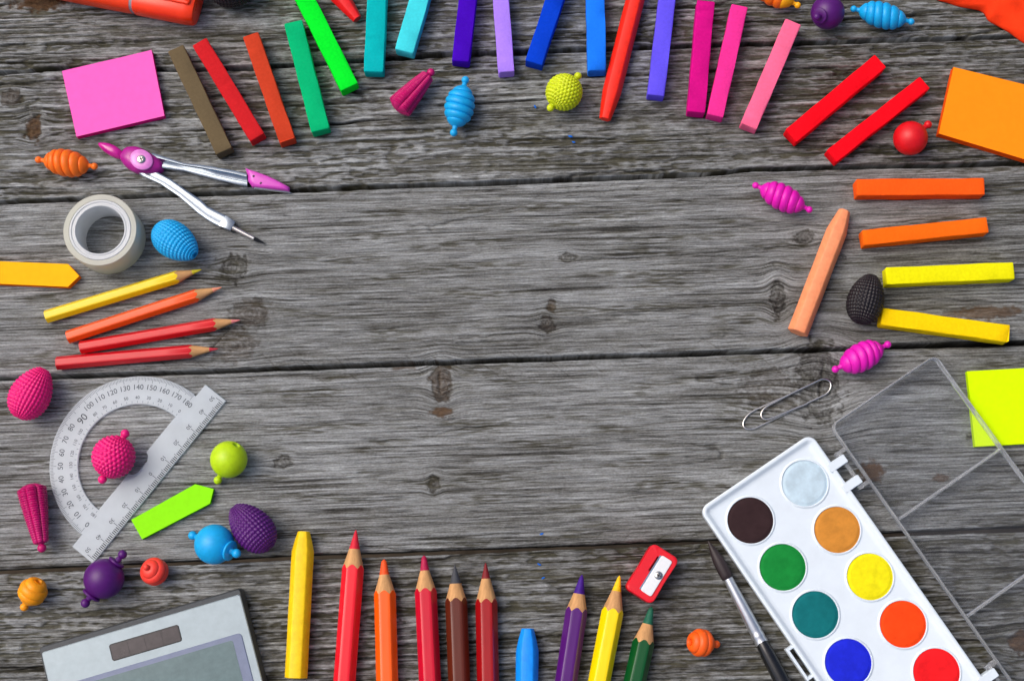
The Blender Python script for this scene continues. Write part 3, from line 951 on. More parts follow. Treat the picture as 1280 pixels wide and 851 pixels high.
# ------------------------------------------------------------------ highlighter marker (cut by the top edge)
M_MARK = mat('marker_shell', (255, 66, 10), 0.30, 0.5, 0.04, 200, 0.05, 1200)
M_MARKC = mat('marker_cap', (255, 58, 8), 0.30, 0.5, 0.04, 200, 0.05, 1200)
M_GREY = mat('grey_plastic', (150, 142, 150), 0.4, 0.5, 0.05)


def superring(s, hw, hh, cz, e=3.2, n=40):
    pts = []
    for k in range(n):
        a = 2 * math.pi * k / n; c, sn = math.cos(a), math.sin(a)
        pts.append((s, hw * math.copysign(abs(c) ** (2 / e), c), cz + hh * math.copysign(abs(sn) ** (2 / e), sn)))
    return pts


MZ = 20 * U
mk_end = P(249, 4.5, MZ); mk_in = P(249 - 98.1, 4.5 - 19.4, MZ)
md = (mk_end - mk_in).normalized()
mroot = empty('highlighter_marker', (mk_end.x, mk_end.y, 0.00003), math.atan2(md.y, md.x), 'orange red highlighter marker cut by the top left edge', 'marker')
HW, HH = 30 * U, 20 * U
v, f = loft([superring(-84 * U, HW * 0.97, HH * 0.97, MZ), superring(-90 * U, HW * 0.99, HH * 0.99, MZ), superring(-150 * U, HW, HH, MZ), superring(-260 * U, HW * 0.97, HH * 0.95, MZ), superring(-306 * U, HW * 0.9, HH * 0.85, MZ), superring(-312 * U, HW * 0.8, HH * 0.7, MZ)])
mesh_obj('barrel', v, f, M_MARK, mroot, True, sharp=40)
v, f = loft([superring(-85.5 * U, HW * 0.96, HH * 0.96, MZ), superring(-79.5 * U, HW * 0.96, HH * 0.96, MZ)])
mesh_obj('ring', v, f, M_GREY, mroot, True, sharp=40)
v, f = loft([superring(-80 * U, HW * 0.97, HH * 0.97, MZ), superring(-78 * U, HW, HH, MZ), superring(-14 * U, HW, HH, MZ), superring(-4 * U, HW * 0.97, HH * 0.96, MZ), superring(-1 * U, HW * 0.92, HH * 0.9, MZ), superring(0, HW * 0.84, HH * 0.8, MZ)])
cap = mesh_obj('cap', v, f, M_MARKC, mroot, True, sharp=40)
v, f = rrect_loft(-70 * U, -6 * U, -12 * U, 12 * U, 3 * U, [(0, 2 * HH - 0.4 * U), (0, 2 * HH + 2.4 * U), (1.2 * U, 2 * HH + 3.4 * U)])
mesh_obj('clip', v, f, M_MARKC, cap, True, sharp=40)

# ------------------------------------------------------------------ soft orange cloth pouch in the top right corner
CLO = [(1168, -4), (1186, 4), (1200, 8.5), (1214, 11), (1225, 13.5), (1231, 18), (1236, 26), (1248, 33), (1262, 41), (1282, 55), (1310, 66), (1350, 40), (1360, -20), (1300, -70), (1215, -60), (1175, -28)]
pts = [P(x, y, 2 * U) for x, y in CLO]
cc_ = sum(pts, Vector()) / len(pts)
dense = []
for i in range(len(pts)):
    p0, p1, p2, p3 = pts[i - 1], pts[i], pts[(i + 1) % len(pts)], pts[(i + 2) % len(pts)]
    for k in range(6):
        t = k / 6
        dense.append(0.5 * ((2 * p1) + (p2 - p0) * t + (2 * p0 - 5 * p1 + 4 * p2 - p3) * t * t + (3 * p1 - p0 - 3 * p2 + p3) * t ** 3))
secs = []
for k in range(22):
    t = k / 21
    sc = 1.0 if k == 0 else 1.0 - 0.97 * (t ** 1.25)
    z = 11 * U * (1 - (1 - t) ** 3) + 1.2 * U
    ring = []
    for j, p in enumerate(dense):
        q = (p - cc_) * sc
        a = math.atan2(q.y, q.x)
        w = (1.3 * math.sin(q.x / U * 0.09 - q.y / U * 0.13 + 1) + 0.8 * math.sin(q.x / U * 0.17 + q.y / U * 0.10) + 0.5 * math.sin(q.x / U * 0.06 + q.y / U * 0.29)) * U * min(1, t * 2.5)
        ring.append((q.x, q.y, max(0.2 * U, z + w) if k else 0.2 * U))
    secs.append(ring)
v, f = loft([[(x * 0.99, y * 0.99, 0) for x, y, z in secs[0]]] + secs)
clo = mesh_obj('cloth_pouch', v, f, mat('orange_cloth', (250, 58, 10), 0.85, 0.2, 0.07, 150, 0.35, 3200), None, True, (cc_.x, cc_.y, 0.00003))
tag(clo, 'orange red soft cloth pouch in the top right corner', 'pouch')

# ------------------------------------------------------------------ roll of clear tape
TH = 48 * U
tc = P(124.8, 287.2, TH)
tape = empty('tape_roll', (tc.x, tc.y, 0.00003), 0, 'roll of translucent sticky tape standing on its side by the compass', 'tape')


def lathe_z(profile, seg=64):
    v, f = loft([[(r * math.cos(2 * math.pi * j / seg), r * math.sin(2 * math.pi * j / seg), z) for j in range(seg)] for r, z in profile], cap=False)
    n = len(profile)
    for j in range(seg):
        k = (j + 1) % seg
        f.append(((n - 1) * seg + j, (n - 1) * seg + k, k, j))
    return v, f


M_TAPE = clear_mat('tape_film', (0.93, 0.93, 0.86, 1), 0.16, 0.62, (0.74, 0.75, 0.66, 1), 1.45)
M_CORE = clear_mat('tape_core', (0.95, 0.96, 0.97, 1), 0.12, 0.72, (0.84, 0.87, 0.90, 1), 1.5)
v, f = lathe_z([(38.6 * U, 0.6 * U), (44.6 * U, 0), (45.6 * U, 0.8 * U), (45.6 * U, TH - 1.4 * U), (44.8 * U, TH - 0.4 * U), (38.6 * U, TH - 0.6 * U)])
mesh_obj('tape_film', v, f, M_TAPE, tape, True, sharp=40)
v, f = lathe_z([(38.4 * U, 0), (38.4 * U, TH - 1 * U), (37.6 * U, TH), (35.6 * U, TH), (35.0 * U, TH - 1.2 * U), (32.6 * U, TH - 1.2 * U), (32.0 * U, TH), (30.6 * U, TH), (30.0 * U, TH - 0.8 * U), (30.0 * U, 0)])
mesh_obj('core', v, f, M_CORE, tape, True, sharp=40)

# ------------------------------------------------------------------ drawing compass
M_PINKP = NT('pink_clear_plastic')
pb = M_PINKP.n('ShaderNodeBsdfPrincipled'); pb.inputs['Base Color'].default_value = srgb(214, 50, 178)
pb.inputs['Roughness'].default_value = 0.16; pb.inputs['Transmission Weight'].default_value = 0.45; pb.inputs['IOR'].default_value = 1.4
M_PINKP.l(pb.outputs[0], M_PINKP.out.inputs[0]); M_PINKP = M_PINKP.m
M_PINKH = mat('magenta_plastic', (204, 14, 150), 0.2, 0.6, 0.10, 250, coat=0.4)
M_PINKS = mat('pink_plastic', (212, 74, 190), 0.3, 0.5, 0.04, 250)
M_CHROME = mat('satin_metal', (160, 170, 180), 0.20, 0.5, 0.05, 400, metal=1.0)
M_DARK = mat('black_plastic', (20, 20, 22), 0.35, 0.5, 0.1)
M_STEEL = mat('bright_steel', (214, 210, 204), 0.22, 0.5, 0.05, 500, metal=1.0)

c0 = P(177, 200, 10 * U)
comp = empty('drawing_compass', (c0.x, c0.y, 0.00003), 0, 'silver drawing compass with pink hub and pink pointed leg cover', 'compass')


def lp(pxs, z):
    return [((P(x, y, z) - c0).x, (P(x, y, z) - c0).y) for x, y in pxs]


def smooth_closed(pts, n=5):
    out = []
    N = len(pts)
    for i in range(N):
        p0, p1, p2, p3 = [Vector(pts[(i + k) % N]) for k in (-1, 0, 1, 2)]
        for k in range(n):
            t = k / n
            q = 0.5 * ((2 * p1) + (p2 - p0) * t + (2 * p0 - 5 * p1 + 4 * p2 - p3) * t * t + (3 * p1 - p0 - 3 * p2 + p3) * t ** 3)
            out.append((q.x, q.y))
    return out


def ccw(p):
    a = sum(p[i][0] * p[(i + 1) % len(p)][1] - p[(i + 1) % len(p)][0] * p[i][1] for i in range(len(p)))
    return p if a > 0 else p[::-1]


def dome(pts, z0, z1, steps=7, flat=0.55, p=0.5):
    """outline puffed up to a rounded top (star-shaped outlines)"""
    cx = sum(q[0] for q in pts) / len(pts); cy = sum(q[1] for q in pts) / len(pts)
    secs = [[(x, y, z0) for x, y in pts]]
    for k in range(steps + 1):
        a = (k / steps) * math.pi / 2
        s = flat + (1 - flat) * math.cos(a)
        z = z0 + (z1 - z0) * (0.3 + 0.7 * math.sin(a))
        secs.append([(cx + (x - cx) * s, cy + (y - cy) * s, z) for x, y in pts])
    return loft(secs)


# rod-leg and lead-leg as pressed metal channels: curved bars with raised edges
def strip(top, bot, z0, z1, name, m, parent=None, groove=0.0):
    """bar between two pixel polylines (same count) with a shallow channel along it"""
    secs = []
    for (a, b) in zip(top, bot):
        A = P(*a, z1) - c0; B = P(*b, z1) - c0
        e = (B - A); w = e.length; e = e / w
        def q(t, z): r = A + e * (w * t); return (r.x, r.y, z)
        secs.append([q(0, z0), q(0, z1 - 0.6 * U), q(0.07, z1), q(0.24, z1), q(0.34, z1 - groove * 0.8), q(0.62, z1 - groove), q(0.72, z1), q(0.93, z1), q(1, z1 - 0.6 * U), q(1, z0)])
    v, f = loft(secs)
    return mesh_obj(name, v, f, m, comp, True, sharp=50)


strip([(190, 191), (205, 196), (230, 204), (250, 206), (268, 208.5), (290, 212.5), (308, 217)],
      [(186, 208), (203, 210), (230, 213.5), (250, 219), (271, 224.5), (292, 229.5), (309, 232.5)], 3 * U, 11 * U, 'leg', M_CHROME, groove=3.0 * U)
strip([(188, 206), (200, 217), (215, 225), (230, 236), (250, 249), (259, 258), (268, 262.5), (283, 270)],
      [(166, 211), (178, 220), (200, 230), (224, 246), (248, 267), (258, 274), (266, 279), (276, 284)], 3 * U, 10 * U, 'leg', M_CHROME, groove=0.25 * U)
me = slab(ccw(lp([(282, 268.5), (294.5, 277.5), (288, 288.5), (272, 282)], 10 * U)), 1.5 * U, 10.5 * U, 0.8 * U)
finish('lead_holder', me, M_CHROME, comp, True, sharp=35)
A = P(289, 283.5, 6 * U) - c0; B = P(318, 298.5, 5 * U) - c0; C_ = P(331.5, 304.8, 3 * U) - c0
A.z, B.z, C_.z = 6 * U, 5 * U, 2.6 * U
v, f = tube([A, A.lerp(B, 0.12), A.lerp(B, 0.13), A.lerp(B, 0.98), B], [3.6 * U, 3.6 * U, 3.1 * U, 3.0 * U, 2.4 * U], 16)
mesh_obj('lead_sleeve', v, f, M_STEEL, comp, True, sharp=35)
v, f = tube([B, B.lerp(C_, 0.3), C_], [2.5 * U, 2.2 * U, 0.5 * U], 14)
mesh_obj('lead_tip', v, f, M_DARK, comp, True, sharp=35)
ptsc = ccw(lp([(306, 209.5), (321, 214.5), (337, 220.5), (351, 227.5), (361.5, 233.5), (361, 238.5), (337, 236), (315, 233.5), (309.5, 226), (308.5, 217)], 9 * U))
v, f = dome(ptsc, 2 * U, 12 * U, 6, 0.62)
cov = mesh_obj('point_cover', v, f, M_PINKS, comp, True, sharp=40)
for q in ((317, 220.3), (326, 229)):
    w = P(*q, 12.2 * U) - c0
    v, f = lathe_z([(0.2 * U, 12.0 * U), (1.5 * U, 12.1 * U), (1.7 * U, 11.5 * U), (0.2 * U, 11.5 * U)], 12)
    mesh_obj('pin_hole', [(x + w.x, y + w.y, z) for x, y, z in v], f, M_DARK, cov, True)
v, f = tube([Vector(((P(318, 234.5, 4 * U) - c0).x, (P(318, 234.5, 4 * U) - c0).y, 4 * U)), Vector(((P(360, 240, 3 * U) - c0).x, (P(360, 240, 3 * U) - c0).y, 3 * U)),
             Vector(((P(365, 242, 2 * U) - c0).x, (P(365, 242, 2 * U) - c0).y, 2 * U))], [2.6 * U, 1.8 * U, 0.3 * U], 12)
mesh_obj('needle', v, f, M_STEEL, comp, True, sharp=35)
HUB = [(149.6, 198), (152, 190), (159, 184), (173, 184), (187, 191), (199, 199), (204.5, 206.5), (202, 214), (193, 217.5), (183, 217.5), (171, 216.5), (158, 209.5)]
v, f = dome(smooth_closed(ccw(lp(HUB, 8 * U)), 4), 2 * U, 19 * U, 8, 0.40)
hub = mesh_obj('hub', v, f, M_PINKP, comp, True, sharp=60)
w = P(177, 200, 19 * U) - c0
v, f = loft([[(w.x + 16 * U * s * (math.cos(a) * 0.95), w.y + 12.5 * U * s * math.sin(a), z) for a in [2 * math.pi * k / 36 for k in range(36)]] for s, z in ((1, 18 * U), (1, 20.2 * U), (0.93, 21 * U), (0.5, 21.3 * U))])
Mr = Matrix.Translation((w.x, w.y, 0)) @ Matrix.Rotation(R(-33), 4, 'Z') @ Matrix.Translation((-w.x, -w.y, 0))
mesh_obj('hub_plate', [tuple(Mr @ Vector(p)) for p in v], f, mat('pale_pink_plastic', (220, 128, 208), 0.2, 0.5, 0.08, 250), hub, True, sharp=40)
v, f = loft([[(w.x + r * math.cos(a), w.y + r * math.sin(a), z) for a in [2 * math.pi * k / 24 for k in range(24)]] for r, z in ((5.4 * U, 20.5 * U), (5.4 * U, 22.3 * U), (4.4 * U, 23.2 * U), (2.5 * U, 23.4 * U))])
sc = mesh_obj('screw', v, f, M_STEEL, comp, True, sharp=40)
mb = MB()
for an in (25, 115):
    v, f = rrect_loft(-3.4 * U, 3.4 * U, -0.7 * U, 0.7 * U, 0.3 * U, [(0, 23.0 * U), (0, 23.5 * U)], 2)
    mb.add([tuple(Matrix.Translation((w.x, w.y, 0)) @ Matrix.Rotation(R(an), 4, 'Z') @ Vector(p)) for p in v], f)
mb.build('cross_slot', M_DARK, sc, False)
HAN = [(122, 179.5), (128, 178), (138, 179.5), (147, 184), (153, 190), (152, 197), (145, 197.5), (135, 193), (127, 187)]
v, f = dome(smooth_closed(ccw(lp(HAN, 9 * U)), 4), 3.5 * U, 15 * U, 7, 0.25)
mesh_obj('handle', v, f, M_PINKH, comp, True, sharp=60)

# ------------------------------------------------------------------ protractor
PT = 4.0 * U
pc = P(172, 579, PT)
pr_dir = P(282, 502.5, PT) - P(121.7, 698, PT)
prz = math.atan2(pr_dir.y, pr_dir.x)          # local +X runs up-right along the ruler, local +Y towards the arc
prot = empty('protractor', (pc.x, pc.y, 0.00003), prz, 'clear frosted plastic protractor with black scale lying on the left', 'protractor')
M_PROT = clear_mat('frosted_acrylic', (0.93, 0.95, 0.97, 1), 0.16, 0.42, (0.86, 0.94, 1.0, 1), 1.5)
M_INK = mat('scale_ink', (52, 56, 64), 0.6, 0.3, 0.05)
RO, RI = 108.5, 72.5
HL = 126.5
outer = [(HL, -36), (HL, -2.5), (RO - 0.8, -2.5)]
outer += [(RO * math.cos(R(a)), RO * math.sin(R(a))) for a in np.linspace(1, 179, 90)]
outer += [(-RO + 0.8, -2.5), (-HL, -2.5), (-HL, -36)]
inner = [(RI * math.cos(R(a)), RI * math.sin(R(a)) + 1) for a in np.linspace(0, 180, 70)]
inner += [(-17, 1), (-14.5, -4), (-9, -7), (9, -7), (14.5, -4), (17, 1)]


def ring_slab(outer, inner, z0, z1, bev):
    """flat plate with one opening, filled by bmesh triangulation"""
    bm = bmesh.new()
    def loop(pts, z): 
        vv = [bm.verts.new((x * U, y * U, z)) for x, y in pts]
        return vv, [bm.edges.new((vv[i], vv[(i + 1) % len(vv)])) for i in range(len(vv))]
    loops = {}
    def inset(pts, d, sgn):
        n = len(pts); out = []
        for i in range(n):
            a = Vector(pts[i - 1]); b = Vector(pts[i]); c = Vector(pts[(i + 1) % n])
            t = ((b - a).normalized() + (c - b).normalized())
            t = t.normalized() if t.length > 1e-6 else (c - b).normalized()
            out.append((b.x - t.y * d * sgn, b.y + t.x * d * sgn))
        return out
    for k, z, d in (('b', z0, bev * 0.4), ('m', z1 - bev * U, 0.0), ('t', z1, bev)):
        so = 1 if sum(outer[i][0] * outer[(i + 1) % len(outer)][1] - outer[(i + 1) % len(outer)][0] * outer[i][1] for i in range(len(outer))) > 0 else -1
        si = 1 if sum(inner[i][0] * inner[(i + 1) % len(inner)][1] - inner[(i + 1) % len(inner)][0] * inner[i][1] for i in range(len(inner))) > 0 else -1
        loops[k] = (loop(inset(outer, d, so), z), loop(inset(inner, d, -si), z))
    for k in ('b', 't'):
        bmesh.ops.triangle_fill(bm, edges=loops[k][0][1] + loops[k][1][1], use_beauty=True, use_dissolve=False)
    for a, b in (('b', 'm'), ('m', 't')):
        for w_ in (0, 1):
            la, lb = loops[a][w_][0], loops[b][w_][0]
            for i in range(len(la)):
                j = (i + 1) % len(la)
                bm.faces.new((la[i], la[j], lb[j], lb[i]))
    bmesh.ops.recalc_face_normals(bm, faces=bm.faces)
    me = bpy.data.meshes.new('plate'); bm.to_mesh(me); bm.free()
    return me


finish('plate', ring_slab(outer, inner, 0, PT, 0.9), M_PROT, prot, False)
ZI = PT + 0.12 * U
ticks = MB()


def tick(a, b, w):
    a, b = Vector(a) * U, Vector(b) * U; n = (b - a).normalized(); n = Vector((-n.y, n.x)) * w * U / 2
    ticks.add([(*(a + n), ZI), (*(a - n), ZI), (*(b - n), ZI), (*(b + n), ZI)], [(0, 1, 2, 3)])


for k in range(0, 181):
    a = R(180 - k); ln = 7.5 if k % 10 == 0 else (5.5 if k % 5 == 0 else 3.8)
    c, s = math.cos(a), math.sin(a)
    tick(((RO - 1.2) * c, (RO - 1.2) * s), ((RO - 1.2 - ln) * c, (RO - 1.2 - ln) * s), 0.42)
    if k % 5 == 0: tick(((RI + 2) * c, (RI + 2) * s + 1), ((RI + 4.5) * c, (RI + 4.5) * s + 1), 0.4)
for k in range(-50, 51):
    x = k * 2.44; ln = 11 if k % 10 == 0 else (7 if k % 5 == 0 else 5.2)
    tick((x, -34.9), (x, -34.9 + ln), 0.62 if ln > 5.3 else 1.15)
ticks.build('scale_ticks', M_INK, prot, False)


def text_mesh(txt, size):
    cu = bpy.data.curves.new('txt', 'FONT'); cu.body = txt; cu.size = size; cu.align_x = 'CENTER'; cu.align_y = 'CENTER'
    cu.resolution_u = 3
    o = bpy.data.objects.new('txt', cu); col.objects.link(o)
    bpy.context.view_layer.update()
    me = bpy.data.meshes.new_from_object(o.evaluated_get(bpy.context.evaluated_depsgraph_get()))
    v = [tuple(p.co) for p in me.vertices]; f = [tuple(p.vertices) for p in me.polygons]
    bpy.data.objects.remove(o, do_unlink=True); bpy.data.curves.remove(cu); bpy.data.meshes.remove(me)
    return v, f


nums = MB()
_tc = {}


def put_text(txt, size, x, y, ang):
    if (txt, size) not in _tc: _tc[(txt, size)] = text_mesh(txt, size)
    v, f = _tc[(txt, size)]
    M = Matrix.Translation((x * U, y * U, ZI)) @ Matrix.Rotation(ang, 4, 'Z')
    nums.add([tuple(M @ (Vector(p) * U)) for p in v], f)


for k in range(0, 181, 10):
    a = 180 - k; c, s = math.cos(R(a)), math.sin(R(a))
    if k == 90: put_text('90', 13, 89 * c, 89 * s, R(a - 90))
    else: put_text(str(k), 9.2, (RO - 14) * c, (RO - 14) * s, R(a - 90))
    if k != 90: put_text(str(180 - k), 5.6, (RI + 8.5) * c, (RI + 8.5) * s + 1, R(a - 90))
for k in range(-5, 6):
    x = k * 24.4 if abs(k) < 5 else k * 24.4 - math.copysign(4.5, k)
    put_text(str(abs(k) * 10), 6.8, x, -20.5, math.pi)
nums.build('scale_numerals', M_INK, prot, False)

# ------------------------------------------------------------------ pocket calculator
CT = 22 * U
cA = P(51.5, 815, CT); cB = P(300, 742, CT)
cdv = cB - cA; cl = cdv.length
calc = empty('calculator', (cA.x, cA.y, 0.00003), math.atan2(cdv.y, cdv.x), 'silver calculator with grey screen and solar strip in the bottom left corner', 'calculator')
CH_ = 330 * U
M_CALC = mat('calculator_shell', (66, 70, 74), 0.5, 0.4, 0.06)
M_FACE = mat('calculator_face', (160, 174, 180), 0.45, 0.5, 0.03, 250, 0.04, 2600, metal=0.25)
M_BEZ = mat('screen_bezel', (116, 126, 152), 0.4, 0.5, 0.04)
M_LCD = mat('lcd', (98, 120, 122), 0.22, 0.5, 0.06, 300)
M_SOL = mat('solar_cell', (62, 54, 56), 0.25, 0.5, 0.12, 300)
v, f = rrect_loft(-4 * U, cl + 2.5 * U, -CH_, 8 * U, 5 * U, [(3 * U, 0), (0, 3 * U), (0.5 * U, 10 * U), (1.5 * U, 17 * U), (2.5 * U, CT - 2.5 * U)])
mesh_obj('shell', v, f, M_CALC, calc, True, sharp=35)
v, f = rrect_loft(0, cl, -CH_ + 8 * U, 0, 3.5 * U, [(0, CT - 4 * U), (0, CT - 1.2 * U), (1.0 * U, CT)])
face = mesh_obj('face_plate', v, f, M_FACE, calc, True, sharp=30)


def cl_xy(px, py, z=CT):
    d = P(px, py, z) - cA
    a = -math.atan2(cdv.y, cdv.x)
    return d.x * math.cos(a) - d.y * math.sin(a), d.x * math.sin(a) + d.y * math.cos(a)


def panel(pxs, z0, z1, m, name, rad, parent):
    xy = [cl_xy(*p) for p in pxs]
    x0, x1 = min(p[0] for p in xy), max(p[0] for p in xy); y0, y1 = min(p[1] for p in xy), max(p[1] for p in xy)
    v, f = rrect_loft(x0, x1, y0, y1, rad, [(0, z0), (0, z1 - 0.3 * U), (0.4 * U, z1)])
    return mesh_obj(name, v, f, m, parent, True, sharp=30), (x0, x1, y0, y1)


xs0, ys0 = cl_xy(135, 805.5); xs1, ys1 = cl_xy(228, 800)
_, (sx0, sx1, sy0, sy1) = panel([(136, 806), (222, 780), (228, 800), (142, 826)], CT - 1 * U, CT + 0.45 * U, mat('solar_frame', (30, 28, 30), 0.4, 0.5, 0.05), 'solar_frame', 3 * U, calc)
sw = (sx1 - sx0 - 3 * U) / 4
for k in range(4):
    x0 = sx0 + 1.5 * U + k * sw
    v, f = rrect_loft(x0 + 0.25 * U, x0 + sw - 0.25 * U, sy0 + 1.5 * U, sy1 - 1.5 * U, 0.5 * U, [(0, CT + 0.3 * U), (0, CT + 0.7 * U)], 2)
    mesh_obj('solar_cell', v, f, M_SOL, calc, False)
bx0, by0 = cl_xy(301.5, 790)
x_l, _y = cl_xy(94, 851); x_l -= 2 * U
v, f = rrect_loft(14 * U, bx0, by0 - 130 * U, by0, 5 * U, [(0, CT - 1 * U), (0, CT + 0.5 * U), (0.8 * U, CT + 1.0 * U)])
bez = mesh_obj('screen_bezel', v, f, M_BEZ, calc, True, sharp=30)
lx, ly = cl_xy(291, 799.5)
v, f = rrect_loft(30 * U, lx, ly - 100 * U, ly, 3 * U, [(0, CT + 0.6 * U), (0, CT + 1.25 * U)])
mesh_obj('display', v, f, M_LCD, bez, False)

# ------------------------------------------------------------------ pencil sharpener
SH = 30 * U
sp = [P(x, y, SH) for x, y in ((815.8, 681), (847, 699.5), (813.8, 753.5), (785, 732.5))]
sc0 = sum(sp, Vector()) / 4
sd = sp[1] - sp[2]                               # long side, pointing up-right
srz = math.atan2(sd.y, sd.x)
SLn = ((sp[1] - sp[2]).length + (sp[0] - sp[3]).length) / 2 + 5 * U; SWd = ((sp[0] - sp[1]).length + (sp[3] - sp[2]).length) / 2 + 4 * U
shp = empty('pencil_sharpener', (sc0.x, sc0.y, 0.00003), srz, 'red plastic pencil sharpener with steel blade', 'sharpener')
M_RED = mat('sharpener_plastic', (226, 8, 34), 0.36, 0.5, 0.03, 250)
M_BLADE = mat('blade_steel', (238, 240, 242), 0.4, 0.5, 0.02, 500, metal=0.3)
hx, hy = SLn / 2, SWd / 2
# body: rounded wedge, with finger dents along the long sides and an open slot beside the blade
outl = []
for x, y in rrect(-hx, hx, -hy, hy, 7 * U, 6): outl.append((x, y))
dense = []
for i in range(len(outl)):
    a = Vector(outl[i]); b = Vector(outl[(i + 1) % len(outl)]); n = max(1, int((b - a).length / (3 * U)))
    for k in range(n): dense.append(a.lerp(b, k / n))
dense = [Vector((p.x, p.y * (1 - 0.03 * math.exp(-(p.x / (0.45 * hx)) ** 2)))) for p in dense]


def srings(steps): return [[(p.x * s, p.y * s, z) for p in dense] for s, z in steps]


# slot opening as the inner loop of the top face
slot = [(-hx * 0.70, -hy * 0.02), (hx * 0.66, -hy * 0.02), (hx * 0.66, hy * 0.30), (hx * 0.02, hy * 0.34), (hx * 0.02, hy * 0.22), (-hx * 0.70, hy * 0.12)]
bm = bmesh.new()
rings = srings([(0.965, 0), (1, 2 * U), (1, SH - 2.4 * U), (0.985, SH - 0.8 * U), (0.95, SH)])
RV = [[bm.verts.new(p) for p in r] for r in rings]
for a, b in zip(RV[:-1], RV[1:]):
    for i in range(len(a)): bm.faces.new((a[i], a[(i + 1) % len(a)], b[(i + 1) % len(a)], b[i]))
bm.faces.new(RV[0][::-1])
sv = [bm.verts.new((x, y, SH)) for x, y in slot]; sv2 = [bm.verts.new((x * 0.97, y * 0.9, SH - 13 * U)) for x, y in slot]
se = [bm.edges.new((sv[i], sv[(i + 1) % len(sv)])) for i in range(len(sv))]
te = [bm.edges.get((RV[-1][i], RV[-1][(i + 1) % len(RV[-1])])) for i in range(len(RV[-1]))]
bmesh.ops.triangle_fill(bm, edges=te + se, use_beauty=True)
for i in range(len(sv)): bm.faces.new((sv[i], sv[(i + 1) % len(sv)], sv2[(i + 1) % len(sv)], sv2[i]))
bm.faces.new(sv2)
bmesh.ops.recalc_face_normals(bm, faces=bm.faces)
me = bpy.data.meshes.new('body'); bm.to_mesh(me); bm.free()
finish('body', me, M_RED, shp, True, sharp=35)
v, f = rrect_loft(-hx * 0.76, hx * 0.78, -hy * 0.68, hy * 0.10, 2.5 * U, [(0, SH + 0.1 * U), (0, SH + 1.1 * U), (0.5 * U, SH + 1.5 * U)], 4)
blade = mesh_obj('blade', v, f, M_BLADE, shp, True, sharp=30)
v, f = rrect_loft(-hx * 0.735, hx * 0.735, hy * 0.08, hy * 0.20, 0.4 * U, [(0, SH + 0.1 * U), (0, SH + 0.7 * U)], 2)
mesh_obj('cutting_edge', v, f, mat('ground_steel', (150, 168, 190), 0.25, 0.5, 0.04, 500, metal=0.8), blade, False)
w_ = P(823.2, 718.8, SH + 2 * U) - sc0
sx, sy = w_.x * math.cos(-srz) - w_.y * math.sin(-srz), w_.x * math.sin(-srz) + w_.y * math.cos(-srz)
v, f = loft([[(sx + r * math.cos(a), sy + r * math.sin(a), z) for a in [2 * math.pi * k / 24 for k in range(24)]] for r, z in ((5.0 * U, SH + 1 * U), (5.0 * U, SH + 2.2 * U), (4.0 * U, SH + 3.2 * U), (2 * U, SH + 3.4 * U))])
scr = mesh_obj('screw', v, f, M_STEEL, shp, True, sharp=40)
mb = MB()
for an in (10, 100):
    v, f = rrect_loft(-2.9 * U, 2.9 * U, -0.55 * U, 0.55 * U, 0.2 * U, [(0, SH + 2.9 * U), (0, SH + 3.55 * U)], 2)
    mb.add([tuple(Matrix.Translation((sx, sy, 0)) @ Matrix.Rotation(R(an), 4, 'Z') @ Vector(p)) for p in v], f)
mb.build('cross_slot', M_DARK, scr, False)

# ------------------------------------------------------------------ paint brush
bz = 9.2 * U
bA = P(882, 676.5, bz); bB = P(909.5, 722, bz); bC = P(951, 804.5, bz); bD = P(974, 851, bz)
bd = (bD - bA).normalized()
br = empty('paint_brush', (bB.x, bB.y, 0.00003), math.atan2(bd.y, bd.x), 'paint brush with black bristles, silver ferrule and black handle', 'brush')


def along(p):
    d = p - bB; return d.x * bd.x + d.y * bd.y


s0, s1, s2 = along(bA), along(bC), along(bD)
# bristles: many tapered hairs
mb = MB(); rng = random.Random(4)
core = [(s0 + (0 - s0) * t, max(0.15 * U, 7.2 * U * (1 - (1 - t) ** 2.8) * (1 + 0.12 * math.sin(t * 3.1)))) for t in [k / 10 for k in range(11)]]
v, f = lathe(core + [(1.5 * U, 4.6 * U)], 18); mb.add([(x, y, z + bz) for x, y, z in v], f)
for k in range(150):
    a = rng.uniform(0, 6.283); rr = 6.2 * U * math.sqrt(rng.uniform(0.4, 1.0)); tl = rng.uniform(0.02, 0.35)
    path = []
    for t in (0, 0.3, 0.6, 0.85, 1.0):
        s = 0 + (s0 * (1 - tl * 0.6)) * t
        rad = rr * (1.02 + 0.22 * math.sin(t * 2.4)) * (1 - t ** 2.2) + 0.3 * U * rng.uniform(-1, 1) * t
        path.append(Vector((s, rad * math.cos(a), bz + rad * math.sin(a))))
    mb.add(*tube(path, [0.42 * U, 0.42 * U, 0.38 * U, 0.25 * U, 0.06 * U], 4))
mb.build('bristles', mat('dark_bristles', (46, 36, 38), 0.5, 0.4, 0.2, 600, stretch=(0.05, 1, 1)), br, True, sharp=60)
fl = s1
v, f = lathe([(0, 5.4 * U), (0.4 * U, 5.8 * U), (fl * 0.80, 7.8 * U), (fl * 0.83, 7.3 * U), (fl * 0.86, 8.0 * U), (fl * 0.90, 8.1 * U), (fl * 0.93, 7.5 * U), (fl * 0.96, 8.1 * U), (fl, 8.1 * U), (fl + 0.3 * U, 7.6 * U)], 28)
mesh_obj('ferrule', [(x, y, z + bz) for x, y, z in v], f, mat('ferrule_metal', (226, 230, 234), 0.32, 0.5, 0.04, 400, metal=0.9), br, True, sharp=40)
